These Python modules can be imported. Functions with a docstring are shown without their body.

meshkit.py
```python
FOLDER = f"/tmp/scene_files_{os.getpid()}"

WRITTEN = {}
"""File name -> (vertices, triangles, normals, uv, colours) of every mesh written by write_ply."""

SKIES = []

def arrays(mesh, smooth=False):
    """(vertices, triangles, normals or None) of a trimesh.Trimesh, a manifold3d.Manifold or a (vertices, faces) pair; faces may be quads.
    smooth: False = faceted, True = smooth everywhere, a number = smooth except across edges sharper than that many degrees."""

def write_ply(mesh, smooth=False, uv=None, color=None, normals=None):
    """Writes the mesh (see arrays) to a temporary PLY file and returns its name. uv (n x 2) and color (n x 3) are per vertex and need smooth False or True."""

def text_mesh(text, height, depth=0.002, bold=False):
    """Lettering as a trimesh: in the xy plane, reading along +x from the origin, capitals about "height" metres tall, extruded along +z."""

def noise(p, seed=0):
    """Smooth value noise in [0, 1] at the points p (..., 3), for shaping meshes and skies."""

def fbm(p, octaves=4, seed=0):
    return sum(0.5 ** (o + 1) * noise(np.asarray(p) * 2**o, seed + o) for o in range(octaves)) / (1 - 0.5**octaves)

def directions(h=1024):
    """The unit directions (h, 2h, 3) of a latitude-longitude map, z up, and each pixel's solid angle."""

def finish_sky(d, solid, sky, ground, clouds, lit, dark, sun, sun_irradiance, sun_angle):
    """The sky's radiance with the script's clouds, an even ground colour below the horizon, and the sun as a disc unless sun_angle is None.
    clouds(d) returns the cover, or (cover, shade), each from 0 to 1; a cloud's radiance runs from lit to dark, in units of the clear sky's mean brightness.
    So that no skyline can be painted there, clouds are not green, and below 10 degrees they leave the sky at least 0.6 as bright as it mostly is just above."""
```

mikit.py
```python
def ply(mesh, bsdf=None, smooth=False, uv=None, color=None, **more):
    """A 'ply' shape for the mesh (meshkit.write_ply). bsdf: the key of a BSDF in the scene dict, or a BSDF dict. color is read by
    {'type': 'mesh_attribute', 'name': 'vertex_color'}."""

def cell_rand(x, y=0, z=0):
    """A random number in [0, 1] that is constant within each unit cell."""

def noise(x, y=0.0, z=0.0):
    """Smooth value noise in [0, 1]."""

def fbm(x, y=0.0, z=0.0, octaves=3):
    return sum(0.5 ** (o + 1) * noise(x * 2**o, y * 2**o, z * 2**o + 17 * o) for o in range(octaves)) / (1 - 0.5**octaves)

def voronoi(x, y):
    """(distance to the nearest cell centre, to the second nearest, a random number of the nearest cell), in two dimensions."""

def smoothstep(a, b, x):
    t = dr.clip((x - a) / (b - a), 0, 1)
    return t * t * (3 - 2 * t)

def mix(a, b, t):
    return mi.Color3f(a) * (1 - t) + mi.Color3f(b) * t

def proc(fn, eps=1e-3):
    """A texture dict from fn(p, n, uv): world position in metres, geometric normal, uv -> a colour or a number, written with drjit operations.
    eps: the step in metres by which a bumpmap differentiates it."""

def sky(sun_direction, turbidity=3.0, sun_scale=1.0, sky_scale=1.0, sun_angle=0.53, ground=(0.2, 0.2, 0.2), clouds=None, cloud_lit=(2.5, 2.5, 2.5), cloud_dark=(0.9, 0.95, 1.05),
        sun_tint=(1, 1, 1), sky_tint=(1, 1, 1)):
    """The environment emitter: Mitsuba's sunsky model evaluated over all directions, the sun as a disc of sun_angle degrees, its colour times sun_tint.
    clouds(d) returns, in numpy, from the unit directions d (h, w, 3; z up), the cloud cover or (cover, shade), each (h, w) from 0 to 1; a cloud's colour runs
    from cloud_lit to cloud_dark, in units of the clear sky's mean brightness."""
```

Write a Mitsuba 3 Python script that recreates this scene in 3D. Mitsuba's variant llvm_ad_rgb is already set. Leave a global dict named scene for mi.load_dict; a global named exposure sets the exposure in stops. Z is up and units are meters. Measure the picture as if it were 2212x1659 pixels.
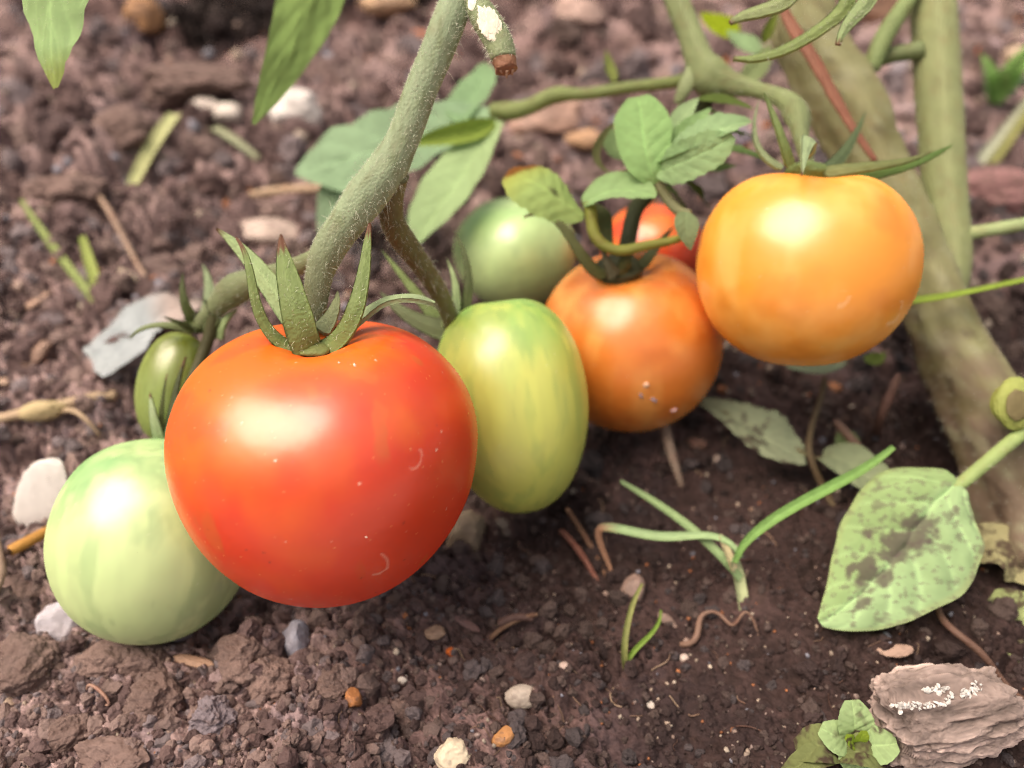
import math
import numpy as np
import trimesh
import drjit as dr
import mitsuba as mi
from scipy.interpolate import PchipInterpolator, CubicSpline
from scipy.spatial import cKDTree
import mikit
from meshkit import noise, fbm

# ------------------------------------------------------------------ camera, sky, exposure
F = 1843.0                      # focal length in units of a 2212 px wide picture
PITCH = math.radians(40.0)
CAM = np.array([0.0, 0.0, 0.16])
FWD = np.array([0.0, math.cos(PITCH), -math.sin(PITCH)])
UP = np.array([0.0, math.sin(PITCH), math.cos(PITCH)])
RIGHT = np.array([1.0, 0.0, 0.0])
T = mi.ScalarTransform4f
exposure = 3.75
SUN = np.array([-0.45, -0.13, 1.0])


def sky_cover(d):
    n = fbm(d * 2.2 + 7, 4, 3)                     # even cloud, brighter overhead than at the horizon
    return np.ones(d.shape[:2]), np.clip(1.0 - 0.95 * d[..., 2] + (n - 0.5) * 0.5, 0, 1)


scene = {
    "camera": {"type": "thinlens", "fov": math.degrees(2 * math.atan(1106 / F)), "fov_axis": "x",
               "to_world": T().look_at(origin=CAM.tolist(), target=(CAM + FWD).tolist(), up=[0, 0, 1]),
               "aperture_radius": 0.0015, "focus_distance": 0.15, "near_clip": 0.005, "far_clip": 200.0},
    "sky": mikit.sky(SUN, turbidity=3, sun_scale=0.3, sky_scale=0.25, sun_angle=48, clouds=sky_cover, cloud_dark=(0.5, 0.51, 0.53), sun_tint=(1.0, 0.975, 1.0)),
}
labels = {}
rng = np.random.default_rng(11)

# ------------------------------------------------------------------ materials
VC = {"type": "mesh_attribute", "name": "vertex_color"}


def bump_soil(p, n, uv):
    return mikit.fbm(p.x * 1500, p.y * 1500, p.z * 1500, octaves=3)


def bump_plant(p, n, uv):
    return mikit.fbm(p.x * 2800, p.y * 2800, p.z * 2800, octaves=2)


scene["skin_bsdf"] = {"type": "principled", "base_color": VC, "roughness": 0.35, "eta": 1.82, "clearcoat": 0.7, "clearcoat_gloss": 0.7}
scene["stem_bsdf"] = {"type": "twosided", "bsdf": {"type": "bumpmap", "scale": 0.0002, "texture": mikit.proc(bump_plant, 1e-4),
                      "bsdf": {"type": "principled", "base_color": VC, "roughness": 0.62, "specular": 0.35, "sheen": 0.6, "sheen_tint": 0.4}}}
scene["soil_bsdf"] = {"type": "bumpmap", "scale": 0.0006, "texture": mikit.proc(bump_soil, 1.2e-4),
                      "bsdf": {"type": "principled", "base_color": VC, "roughness": 0.85, "specular": 0.25}}
scene["stone_bsdf"] = {"type": "principled", "base_color": VC, "roughness": 0.6, "specular": 0.4}
scene["leaf_bsdf"] = {"type": "principledthin", "base_color": VC, "roughness": 0.42, "diff_trans": 0.5, "eta": 1.4}
scene["hair_bsdf"] = {"type": "twosided", "bsdf": {"type": "diffuse", "reflectance": {"type": "rgb", "value": [0.62, 0.64, 0.54]}}}


# ------------------------------------------------------------------ helpers
def unit(a):
    a = np.asarray(a, float)
    return a / (np.linalg.norm(a, axis=-1, keepdims=True) + 1e-12)


def P(u, v, d):
    return CAM + d * (FWD + RIGHT * (u - 1106) / F - UP * (v - 829.5) / F)


def PP(l):
    return np.array([P(*x[:3]) for x in l])


def depth(p):
    return (np.asarray(p) - CAM) @ FWD


def camdir(n):
    return unit(RIGHT * n[0] + UP * n[1] - FWD * n[2])


def srgb(r, g, b, k=0.7):
    c = np.array([r, g, b]) / 255
    return np.where(c < 0.04045, c / 12.92, ((c + 0.055) / 1.055) ** 2.4) * k


def key_of(name, parent=None):
    base = f"{parent}__{name}" if parent else name
    if base not in KEYS:
        KEYS.add(base)
        return base
    n = 1
    while f"{base}_{n:03d}" in KEYS:
        n += 1
    KEYS.add(f"{base}_{n:03d}")
    return f"{base}_{n:03d}"


KEYS = set()


def put(name, mesh, bsdf, parent=None, label=None, cat=None, group=None, kind=None, smooth=True):
    v, f, c = mesh
    k = key_of(name, parent)
    scene[k] = mikit.ply((v, f), bsdf, smooth=smooth, color=np.clip(c, 0, 0.95))
    tag(k, label, cat, group, kind)
    return k


def thing(name, label, cat, group=None):
    k = key_of(name)
    tag(k, label, cat, group)
    return k


def tag(k, label=None, cat=None, group=None, kind=None):
    e = {a: b for a, b in (("label", label), ("category", cat), ("group", group), ("kind", kind)) if b}
    if e:
        labels[k] = e


def join(ms):
    vs, fs, cs, at = [], [], [], 0
    for v, f, c in ms:
        f = np.asarray(f)
        if f.shape[1] == 4:
            f = np.vstack([f[:, [0, 1, 2]], f[:, [0, 2, 3]]])
        vs.append(v), fs.append(f + at), cs.append(c)
        at += len(v)
    return np.vstack(vs), np.vstack(fs), np.vstack(cs)


def spline(pts, n):
    p = np.asarray(pts, float)
    s = np.r_[0, np.cumsum(np.linalg.norm(np.diff(p, axis=0), axis=1))]
    s /= s[-1]
    t = np.linspace(0, 1, n)
    if len(p) < 3:
        return p[0] + (p[1] - p[0]) * t[:, None], t, s
    return CubicSpline(s, p)(t), t, s


def grid_faces(a, b, wrap=False):
    i, j = np.meshgrid(np.arange(a - 1), np.arange(b if wrap else b - 1), indexing="ij")
    k = (j + 1) % b
    return np.stack([i * b + j, i * b + k, (i + 1) * b + k, (i + 1) * b + j], -1).reshape(-1, 4)


def vary(p, freq, seed, amt):
    return 1 + amt * (fbm(p * freq, 3, seed)[..., None] - 0.5) * 2


def tube(pts, rpx, col, n=40, sides=16, rough=0.05, freq=260, seed=0, colfn=None, flat=1.0, normal=None, hair=0, lobes=0.0):
    """A tapered, slightly lumpy stalk through world points; rpx are half widths in picture units at each point."""
    c, t, s = spline(pts, n)
    r = np.asarray(rpx, float) * depth(np.asarray(pts)) / F
    r = PchipInterpolator(s, r)(t) if len(r) > 2 else np.interp(t, s, r)
    tan = unit(np.gradient(c, axis=0))
    a = unit(np.cross(tan, np.broadcast_to(camdir((0.1, 0.5, 1)) if normal is None else normal, tan.shape)))
    b = unit(np.cross(a, tan))
    ang = np.arange(sides) * 2 * np.pi / sides
    nrm = np.cos(ang)[None, :, None] * a[:, None] + np.sin(ang)[None, :, None] * b[:, None] * flat
    q = c[:, None] + r[:, None, None] * nrm
    k = 1 + rough * 2 * (fbm(q * freq, 3, seed) - 0.5) + lobes * np.cos(3 * ang + 0.6 + 2 * t[:, None]) + 0.5 * lobes * np.cos(7 * ang - 3 * t[:, None])
    q = c[:, None] + (r[:, None] * k)[..., None] * nrm
    v = q.reshape(-1, 3)
    col = np.broadcast_to(col, (n, sides, 3)) * vary(q, 350, seed + 5, 0.22)
    col = blend(col, col * np.array([0.85, 0.68, 0.66]), np.clip((fbm(q * 480, 3, seed + 15) - 0.55) * 4, 0, 0.6))
    if colfn is not None:
        col = colfn(np.broadcast_to(t[:, None], (n, sides)), q, col)
    f = grid_faces(n, sides, True)
    f = np.vstack([f[:, [0, 1, 2]], f[:, [0, 2, 3]]])
    col = col.reshape(-1, 3)
    e = len(v)
    f = f[:, ::-1]
    v = np.vstack([v, c[:1] - tan[:1] * r[0] * 0.3, c[-1:] + tan[-1:] * r[-1] * 0.5])
    col = np.vstack([col, col[:1], col[-1:]])
    j = np.arange(sides)
    f = np.vstack([f, np.stack([j * 0 + e, j, (j + 1) % sides], 1),
                   np.stack([j * 0 + e + 1, (n - 1) * sides + (j + 1) % sides, (n - 1) * sides + j], 1)])
    return v, f, col


def hairs(mesh, count, length, r=0.00003, seed=0, droop=0.3):
    """Fine hairs standing on a mesh, as slim bent needles."""
    v, f, _ = mesh
    f = np.asarray(f)
    if f.shape[1] == 4:
        f = np.vstack([f[:, [0, 1, 2]], f[:, [0, 2, 3]]])
    g = np.random.default_rng(seed)
    cr = np.cross(v[f[:, 1]] - v[f[:, 0]], v[f[:, 2]] - v[f[:, 0]])
    ar = np.linalg.norm(cr, axis=1)
    i = g.choice(len(f), count, p=ar / ar.sum())
    w = g.dirichlet((1, 1, 1), count)
    p = (v[f[i]] * w[..., None]).sum(1)
    n = unit(unit(cr[i]) + g.normal(0, 0.35, (count, 3)))
    L = length * g.lognormal(0, 0.45, count)[:, None]
    a = unit(np.cross(n, g.normal(0, 1, (count, 3))))
    b = np.cross(n, a)
    mid = p + n * L * 0.55
    end = p + n * L + np.array([0, 0, -droop]) * L + g.normal(0, 0.12, (count, 3)) * L
    ring = [np.cos(k * 2.094) * a + np.sin(k * 2.094) * b for k in range(3)]
    vs = np.stack([p + ring[0] * r, p + ring[1] * r, p + ring[2] * r, mid + ring[0] * r * 0.7, mid + ring[1] * r * 0.7, mid + ring[2] * r * 0.7, end], 1)
    one = np.array([[0, 1, 4], [0, 4, 3], [1, 2, 5], [1, 5, 4], [2, 0, 3], [2, 3, 5], [3, 4, 6], [4, 5, 6], [5, 3, 6]])
    fs = (one[None] + (np.arange(count) * 7)[:, None, None]).reshape(-1, 3)
    return vs.reshape(-1, 3), fs, np.full((count * 7, 3), 0.5)


def put_hairs(parent, mesh, count, length, seed=0, r=0.00004, droop=0.3):
    v, f, c = hairs(mesh, count, length, r, seed, droop)
    k = key_of("hair", parent)
    scene[k] = mikit.ply((v, f), "hair_bsdf")
    tag(k, kind="stuff")


OVATE = lambda t: np.sin(np.pi * np.clip(t, 0, 1) ** 0.75) ** 0.8 * (1 - 0.15 * t)
LANCE = lambda t: np.minimum(1, (t / 0.12 + 0.55)) * np.clip(1 - t, 0, 1) ** 0.75


def leaf(pts, hw, col, n=(0, 0.45, 1), prof=OVATE, widths=None, fold=0.25, curl=0.0, wav=0.12, teeth=0.0, nteeth=9, veins=6, seed=0, colfn=None, nt=56, ns=25,
         veincol=1.25, thick=0.0, roll=0.0, vk=0.3):
    """A leaf blade along world points from base to tip. n: the way its upper face looks, in camera axes (right, up, towards the lens)."""
    c, t, s = spline(pts, nt)
    d = depth(c) / F
    w = (PchipInterpolator(s, widths)(t) if widths is not None else hw * prof(t)) * d
    tan = unit(np.gradient(c, axis=0))
    side = unit(np.cross(tan, np.broadcast_to(camdir(n), tan.shape)))
    if roll:
        nn = np.cross(side, tan)
        side = side * np.cos(roll * t)[:, None] + nn * np.sin(roll * t)[:, None]
    nn = np.cross(side, tan)
    sv = np.linspace(-1, 1, ns)
    tt, ss = np.meshgrid(t, sv, indexing="ij")
    edge = 1 + teeth * (np.abs(((tt * nteeth + 0.02 * seed) % 1) * 2 - 1) - 0.5) + 0.06 * (noise(np.stack([tt * 7, np.sign(ss) * 3 + seed, tt * 0], -1), seed) - 0.5)
    W = w[:, None] * edge
    up = fold * np.abs(ss) + curl * ss ** 2
    vp = ((tt - np.abs(ss) * 0.22) * veins + 0.5 * (ss > 0)) % 1
    vein = np.exp(-((vp - 0.5) / 0.09) ** 2) * (np.abs(ss) < 0.9)
    rib = np.exp(-(ss / 0.06) ** 2)
    base = c[:, None] + side[:, None] * (ss * W)[..., None]
    w0 = max(w.max(), 1e-6)
    bump = wav * 2 * (fbm(base / w0 * 0.9 + seed * 3.1, 3, seed) - 0.5) * np.minimum(1, np.abs(ss) + 0.4)
    up = up - (0.02 * vein + 0.012 * np.cos((vp - 0.5) * 2 * np.pi)) * (0.4 + 1.2 * fbm(base / w0 * 2 + seed, 2, seed + 6)) - 0.05 * rib
    bump = bump + 0.07 * (fbm(base / w0 * 4.5 + seed, 2, seed + 8) - 0.5) * (veins > 0)
    q = base + nn[:, None] * (up * W + bump * w0)[..., None]
    cc = np.broadcast_to(col, q.shape) * vary(q, 0.9 / w0, seed + 2, 0.2) * vary(q, 6 / w0, seed + 3, 0.1)
    cc = cc * (1 + (veincol - 1) * np.maximum(vk * vein, rib)[..., None])
    if colfn is not None:
        cc = colfn(tt, ss, q, cc)
    v, f, cc = q.reshape(-1, 3), grid_faces(nt, ns), cc.reshape(-1, 3)
    if thick:
        m = len(v)
        nv = np.repeat(nn, ns, 0)
        v2 = np.vstack([v + nv * thick / 2, v - nv * thick / 2])
        i = np.arange(nt - 1)
        j = np.arange(ns - 1)
        q4 = [np.stack([i * ns, (i + 1) * ns, (i + 1) * ns + m, i * ns + m], 1)[:, ::-1],
              np.stack([i * ns + ns - 1, (i + 1) * ns + ns - 1, (i + 1) * ns + ns - 1 + m, i * ns + ns - 1 + m], 1),
              np.stack([j, j + 1, j + 1 + m, j + m], 1), np.stack([j, j + 1, j + 1 + m, j + m], 1)[:, ::-1] + (nt - 1) * ns]
        return v2, np.vstack([f, f[:, ::-1] + m] + q4), np.vstack([cc, cc])
    return v, f, cc


def blend(c, other, m):
    return c * (1 - m[..., None]) + np.asarray(other) * m[..., None]


def tipcol(tip, start=0.85, soft=0.05):
    return lambda t, s, q, c: blend(c, tip, np.clip((t - start + 0.03 * np.sin(s * 7)) / soft, 0, 1))


ICO = {k: trimesh.creation.icosphere(k) for k in (1, 2, 3, 4, 5)}


def rock(center, radii, col, seed=0, sub=3, rot=None, rough=0.25, freq=1.4, fine=0.05, facets=0, cvar=0.15):
    g = np.random.default_rng(seed)
    v = np.array(ICO[sub].vertices)
    if facets:
        for k in range(facets):
            d = unit(g.normal(0, 1, 3))
            lim = g.uniform(0.62, 0.85)
            over = np.maximum(v @ d - lim, 0)
            v = v - over[:, None] * d * 0.92
    k = 1 + rough * 2 * (fbm(v * freq + seed * 1.7, 3, seed) - 0.5) + fine * 2 * (fbm(v * 6 + seed, 3, seed + 1) - 0.5)
    v = v * k[:, None]
    c = np.broadcast_to(col, v.shape) * vary(v, 3, seed + 4, cvar) * vary(v, 11, seed + 9, cvar * 0.7)
    R = trimesh.transformations.random_rotation_matrix(g.random(3))[:3, :3] if rot is None else rot
    return (v * radii) @ R.T + center, np.array(ICO[sub].faces), c


def rot_axis(x, z=None):
    """A rotation taking local x to the given direction, local z near the given up."""
    x = unit(x)
    z = np.array([0, 0, 1.0]) if z is None else np.asarray(z, float)
    y = unit(np.cross(z, x))
    return np.stack([x, y, np.cross(x, y)], 1)


# ------------------------------------------------------------------ the ground
def flat(u, v):
    y = (v - 829.5) / F
    return P(u, v, CAM[2] / (math.sin(PITCH) + math.cos(PITCH) * y))


def gauss(x, y, at, r, h):
    return h * np.exp(-((x - at[0]) ** 2 + (y - at[1]) ** 2) / (2 * r * r))


def macro(x, y):
    p = np.stack([x, y, 0 * x], -1)
    near = np.clip(y / 0.4, 0.25, 1)
    z = (fbm(p * 9 + 3, 3, 21) - 0.5) * 0.02 * near + (fbm(p * 28, 3, 22) - 0.5) * 0.014 * near
    for (u, v, r, h) in ((160, 430, 0.035, 0.010), (480, 10, 0.025, -0.02), (340, 130, 0.03, 0.012),
                         (1280, 1040, 0.022, -0.007), (1000, 1330, 0.014, -0.004), (1850, 900, 0.02, -0.006), (1800, 1420, 0.02, 0.003), (2130, 440, 0.03, 0.008),
                         (620, 1000, 0.03, -0.004), (325, 1340, 0.012, -0.003), (700, 1400, 0.015, 0.003)):
        c = flat(u, max(v, -20))
        z = z + gauss(x, y, c, r, h)
    return z


xs = np.arange(0, 0.13, 0.00047)
step, more = 0.00047, []
x = xs[-1]
while x < 40:
    step *= 1.02 if x < 0.5 else 1.2
    x += step
    more.append(x)
xs = np.r_[xs, more]
XS = np.r_[-xs[:0:-1], xs]
y, ys = 0.05, []
while y < 40:
    ys.append(y)
    y += max(0.00045, 0.0036 * y) if y < 0.75 else 0.2 * y
y, ys0 = 0.05, []
step = 0.001
while y > -40:
    step *= 1.25
    y -= step
    ys0.append(y)
YS = np.r_[ys0[::-1], ys]
GX, GY = np.meshgrid(XS, YS, indexing="ij")
inner = (np.abs(GX) < 0.5) & (GY < 0.8) & (GY > 0.03)


def lumps(q, spacing, seed, lo=0.5, hi=0.75, tall=0.8, keep=1.0):
    """Height of rounded lumps of about that spacing, and a random number per lump."""
    g = np.random.default_rng(seed)
    n = int(1.06 * 0.8 / spacing ** 2 * keep)
    pts = np.stack([g.uniform(-0.53, 0.53, n), g.uniform(0.02, 0.82, n)], 1)
    rad = g.uniform(lo, hi, n) * spacing
    d, i = cKDTree(pts).query(q, 3)
    tilt = g.normal(0, 0.35, (n, 2))
    h = np.sqrt(np.clip(1 - (d / rad[i]) ** 2, 0, 1)) * rad[i] * tall * np.clip(0.85 + ((q[:, None] - pts[i]) * tilt[i]).sum(-1) / rad[i], 0.1, 1.5)
    j = h.argmax(1)
    a = np.arange(len(q))
    return h[a, j], g.random(n)[i[a, j]]


GZ = macro(GX, GY)
q2 = np.stack([GX[inner], GY[inner]], 1)
q3 = np.c_[q2, q2[:, 0] * 0]
warp = np.stack([fbm(q3 * 420, 3, 31) - 0.5, fbm(q3 * 420, 3, 32) - 0.5], 1)
warp2 = np.stack([fbm(q3 * 800, 3, 33) - 0.5, fbm(q3 * 800, 3, 34) - 0.5], 1)
cloddy = np.clip(0.55 - 2.6 * q2[:, 0] + 1.2 * (fbm(q3 * 22, 2, 35) - 0.5), 0.12, 1.0)     # the soil is lumpier away from the main stem
h1, r1 = lumps(q2 + warp * 0.014, 0.016, 41, 0.45, 0.72, 0.8)
h2, r2 = lumps(q2 + warp2 * 0.006, 0.0058, 42, 0.45, 0.75, 0.7)
h3, r3 = lumps(q2 + warp2 * 0.0022, 0.0021, 43, 0.5, 0.8, 0.8)
fade = np.clip(0.17 / q2[:, 1], 0, 1) ** 1.5                 # the finest relief is left to the loose crumbs farther off
rough_n = fbm(q3 * 650, 4, 36) - 0.5
GZ[inner] += h1 * (1.15 + 0.9 * np.clip((q2[:, 1] - 0.2) / 0.12, 0, 1)) * cloddy + h2 * 1.15 * (0.35 + 0.65 * cloddy) * (0.4 + 0.6 * fade) + h3 * 0.6 * fade + rough_n * 0.0013 * fade - 0.004 * cloddy
GC = np.broadcast_to(srgb(142, 121, 120, 1.1), GX.shape + (3,)).copy()
gc = GC[inner]
gc = gc * (0.75 + 0.5 * r1[:, None] * 0.5 + 0.35 * r2[:, None]) * (0.85 + 0.3 * r3[:, None])
gc = gc * (1 + 0.9 * (fbm(q3 * 1400, 2, 38) - 0.5))[:, None]
gc = blend(gc, srgb(158, 138, 130, 0.75), np.clip((r2 - 0.86) * 6, 0, 0.6))
gc = blend(gc, srgb(122, 112, 124, 0.75), np.clip((r1 - 0.8) * 4, 0, 0.5))


def damp_and_shade(x, y, n=0.0):
    """Soil darkening: wet round the plant, painted shade under the fruit and in the far hollow, dry and pale out in the bed."""
    r = np.clip((x + 0.05 + 0.05 * n) / 0.065, 0, 1) * np.clip((0.36 - y + 0.12 * n) / 0.14, 0, 1)  # wet soil round the plant, also standing in for shade under the fruit
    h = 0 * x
    for (cx, cy, sx, sy, k) in ((-0.165, 0.555, 0.035, 0.075, 4.5), (-0.075, 0.56, 0.06, 0.035, 1.8), (-0.25, 0.53, 0.03, 0.025, 0.8), (0.02, 0.57, 0.05, 0.03, 1.3), (0.03, 0.47, 0.035, 0.02, 0.7)):  # shade of the far hollow, painted into the soil colour
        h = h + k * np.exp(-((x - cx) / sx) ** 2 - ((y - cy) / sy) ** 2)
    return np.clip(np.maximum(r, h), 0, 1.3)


damp_shade = damp_and_shade(q2[:, 0], q2[:, 1], 2.2 * (fbm(q3 * 18 + 5, 3, 37) - 0.5))
gc = gc * (1 - np.clip(0.88 * damp_shade, 0, 0.96)[:, None]) * (1 - np.clip(damp_shade, 0, 1)[:, None] * np.array([-0.06, 0.1, 0.12]))
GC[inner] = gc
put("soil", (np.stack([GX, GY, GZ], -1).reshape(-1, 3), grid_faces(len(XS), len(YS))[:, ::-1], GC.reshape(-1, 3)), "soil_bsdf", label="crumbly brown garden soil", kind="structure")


def ground(x, y):
    i = np.clip(np.searchsorted(XS, x) - 1, 0, len(XS) - 2)
    j = np.clip(np.searchsorted(YS, y) - 1, 0, len(YS) - 2)
    a, b = (x - XS[i]) / (XS[i + 1] - XS[i]), (y - YS[j]) / (YS[j + 1] - YS[j])
    return (GZ[i, j] * (1 - a) + GZ[i + 1, j] * a) * (1 - b) + (GZ[i, j + 1] * (1 - a) + GZ[i + 1, j + 1] * a) * b


def G(u, v, lift=0.0):
    """The point of the soil's surface seen at that picture position, lifted by so many metres."""
    d = np.arange(0.1, 0.9, 0.0004)
    p = CAM + d[:, None] * (FWD + RIGHT * (u - 1106) / F - UP * (v - 829.5) / F)
    k = np.argmax(p[:, 2] < ground(p[:, 0], p[:, 1]))
    return p[k] + np.array([0, 0, lift])


def GG(l):
    return np.array([G(*x) for x in l])


# loose crumbs and grit
def scatter(n, seed, rmin, rmax, power, cols, sub=1, region=(-0.36, 0.36, 0.06, 0.6), sink=0.35, dark=0.64, only=9.0):
    g = np.random.default_rng(seed)
    yy = region[2] * (region[3] / region[2]) ** g.random(n)
    half = 0.055 + 0.6 * yy
    xx = g.uniform(-1, 1, n) * half
    xx = np.where(xx > only, -np.abs(xx), xx)
    r = rmin * (1 - g.random(n) * (1 - (rmin / rmax) ** power)) ** (-1 / power)
    r = r * np.clip(yy / 0.15, 0.8, 2.2)
    shapes = [rock(np.zeros(3), np.ones(3), np.ones(3), seed + k, sub, np.eye(3), 0.5, 1.6, 0.3, 4, 0.1) for k in range(14)]
    ms = []
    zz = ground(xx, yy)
    mm = damp_and_shade(xx, yy)
    for i in range(n):
        v, f, c = shapes[g.integers(14)]
        R = trimesh.transformations.random_rotation_matrix(g.random(3))[:3, :3]
        s = r[i] * g.uniform(0.7, 1.25, 3)
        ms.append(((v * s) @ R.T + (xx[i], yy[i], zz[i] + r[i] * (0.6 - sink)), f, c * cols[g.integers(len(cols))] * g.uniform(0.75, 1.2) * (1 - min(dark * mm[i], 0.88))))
    return join(ms)


BROWNS = [srgb(*c, 0.78) for c in ((134, 115, 112), (105, 86, 85), (138, 118, 114), (112, 93, 93), (125, 114, 118), (98, 80, 80))]
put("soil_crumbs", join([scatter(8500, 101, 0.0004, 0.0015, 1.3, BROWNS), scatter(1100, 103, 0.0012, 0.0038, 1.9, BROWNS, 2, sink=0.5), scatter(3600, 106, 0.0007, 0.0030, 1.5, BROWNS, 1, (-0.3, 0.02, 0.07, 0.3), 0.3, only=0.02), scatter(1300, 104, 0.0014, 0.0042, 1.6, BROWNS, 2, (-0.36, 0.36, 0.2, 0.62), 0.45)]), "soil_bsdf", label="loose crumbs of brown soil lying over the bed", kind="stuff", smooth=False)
PALES = [srgb(*c, 0.7) for c in ((190, 170, 155), (175, 150, 140), (160, 140, 135), (205, 190, 175), (185, 120, 80), (150, 150, 165))]
put("grit", join([scatter(2200, 102, 0.00022, 0.0011, 1.9, PALES, sink=0.1, dark=0.3), scatter(500, 105, 0.0006, 0.0016, 1.6, PALES, 1, (-0.36, 0.36, 0.22, 0.62), 0.1, 0.3), scatter(420, 107, 0.0003, 0.0009, 1.4, PALES, 1, (-0.2, 0.2, 0.07, 0.22), 0.0, 0.0)]), "stone_bsdf", label="pale grains of grit sprinkled through the soil", kind="stuff")


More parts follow.
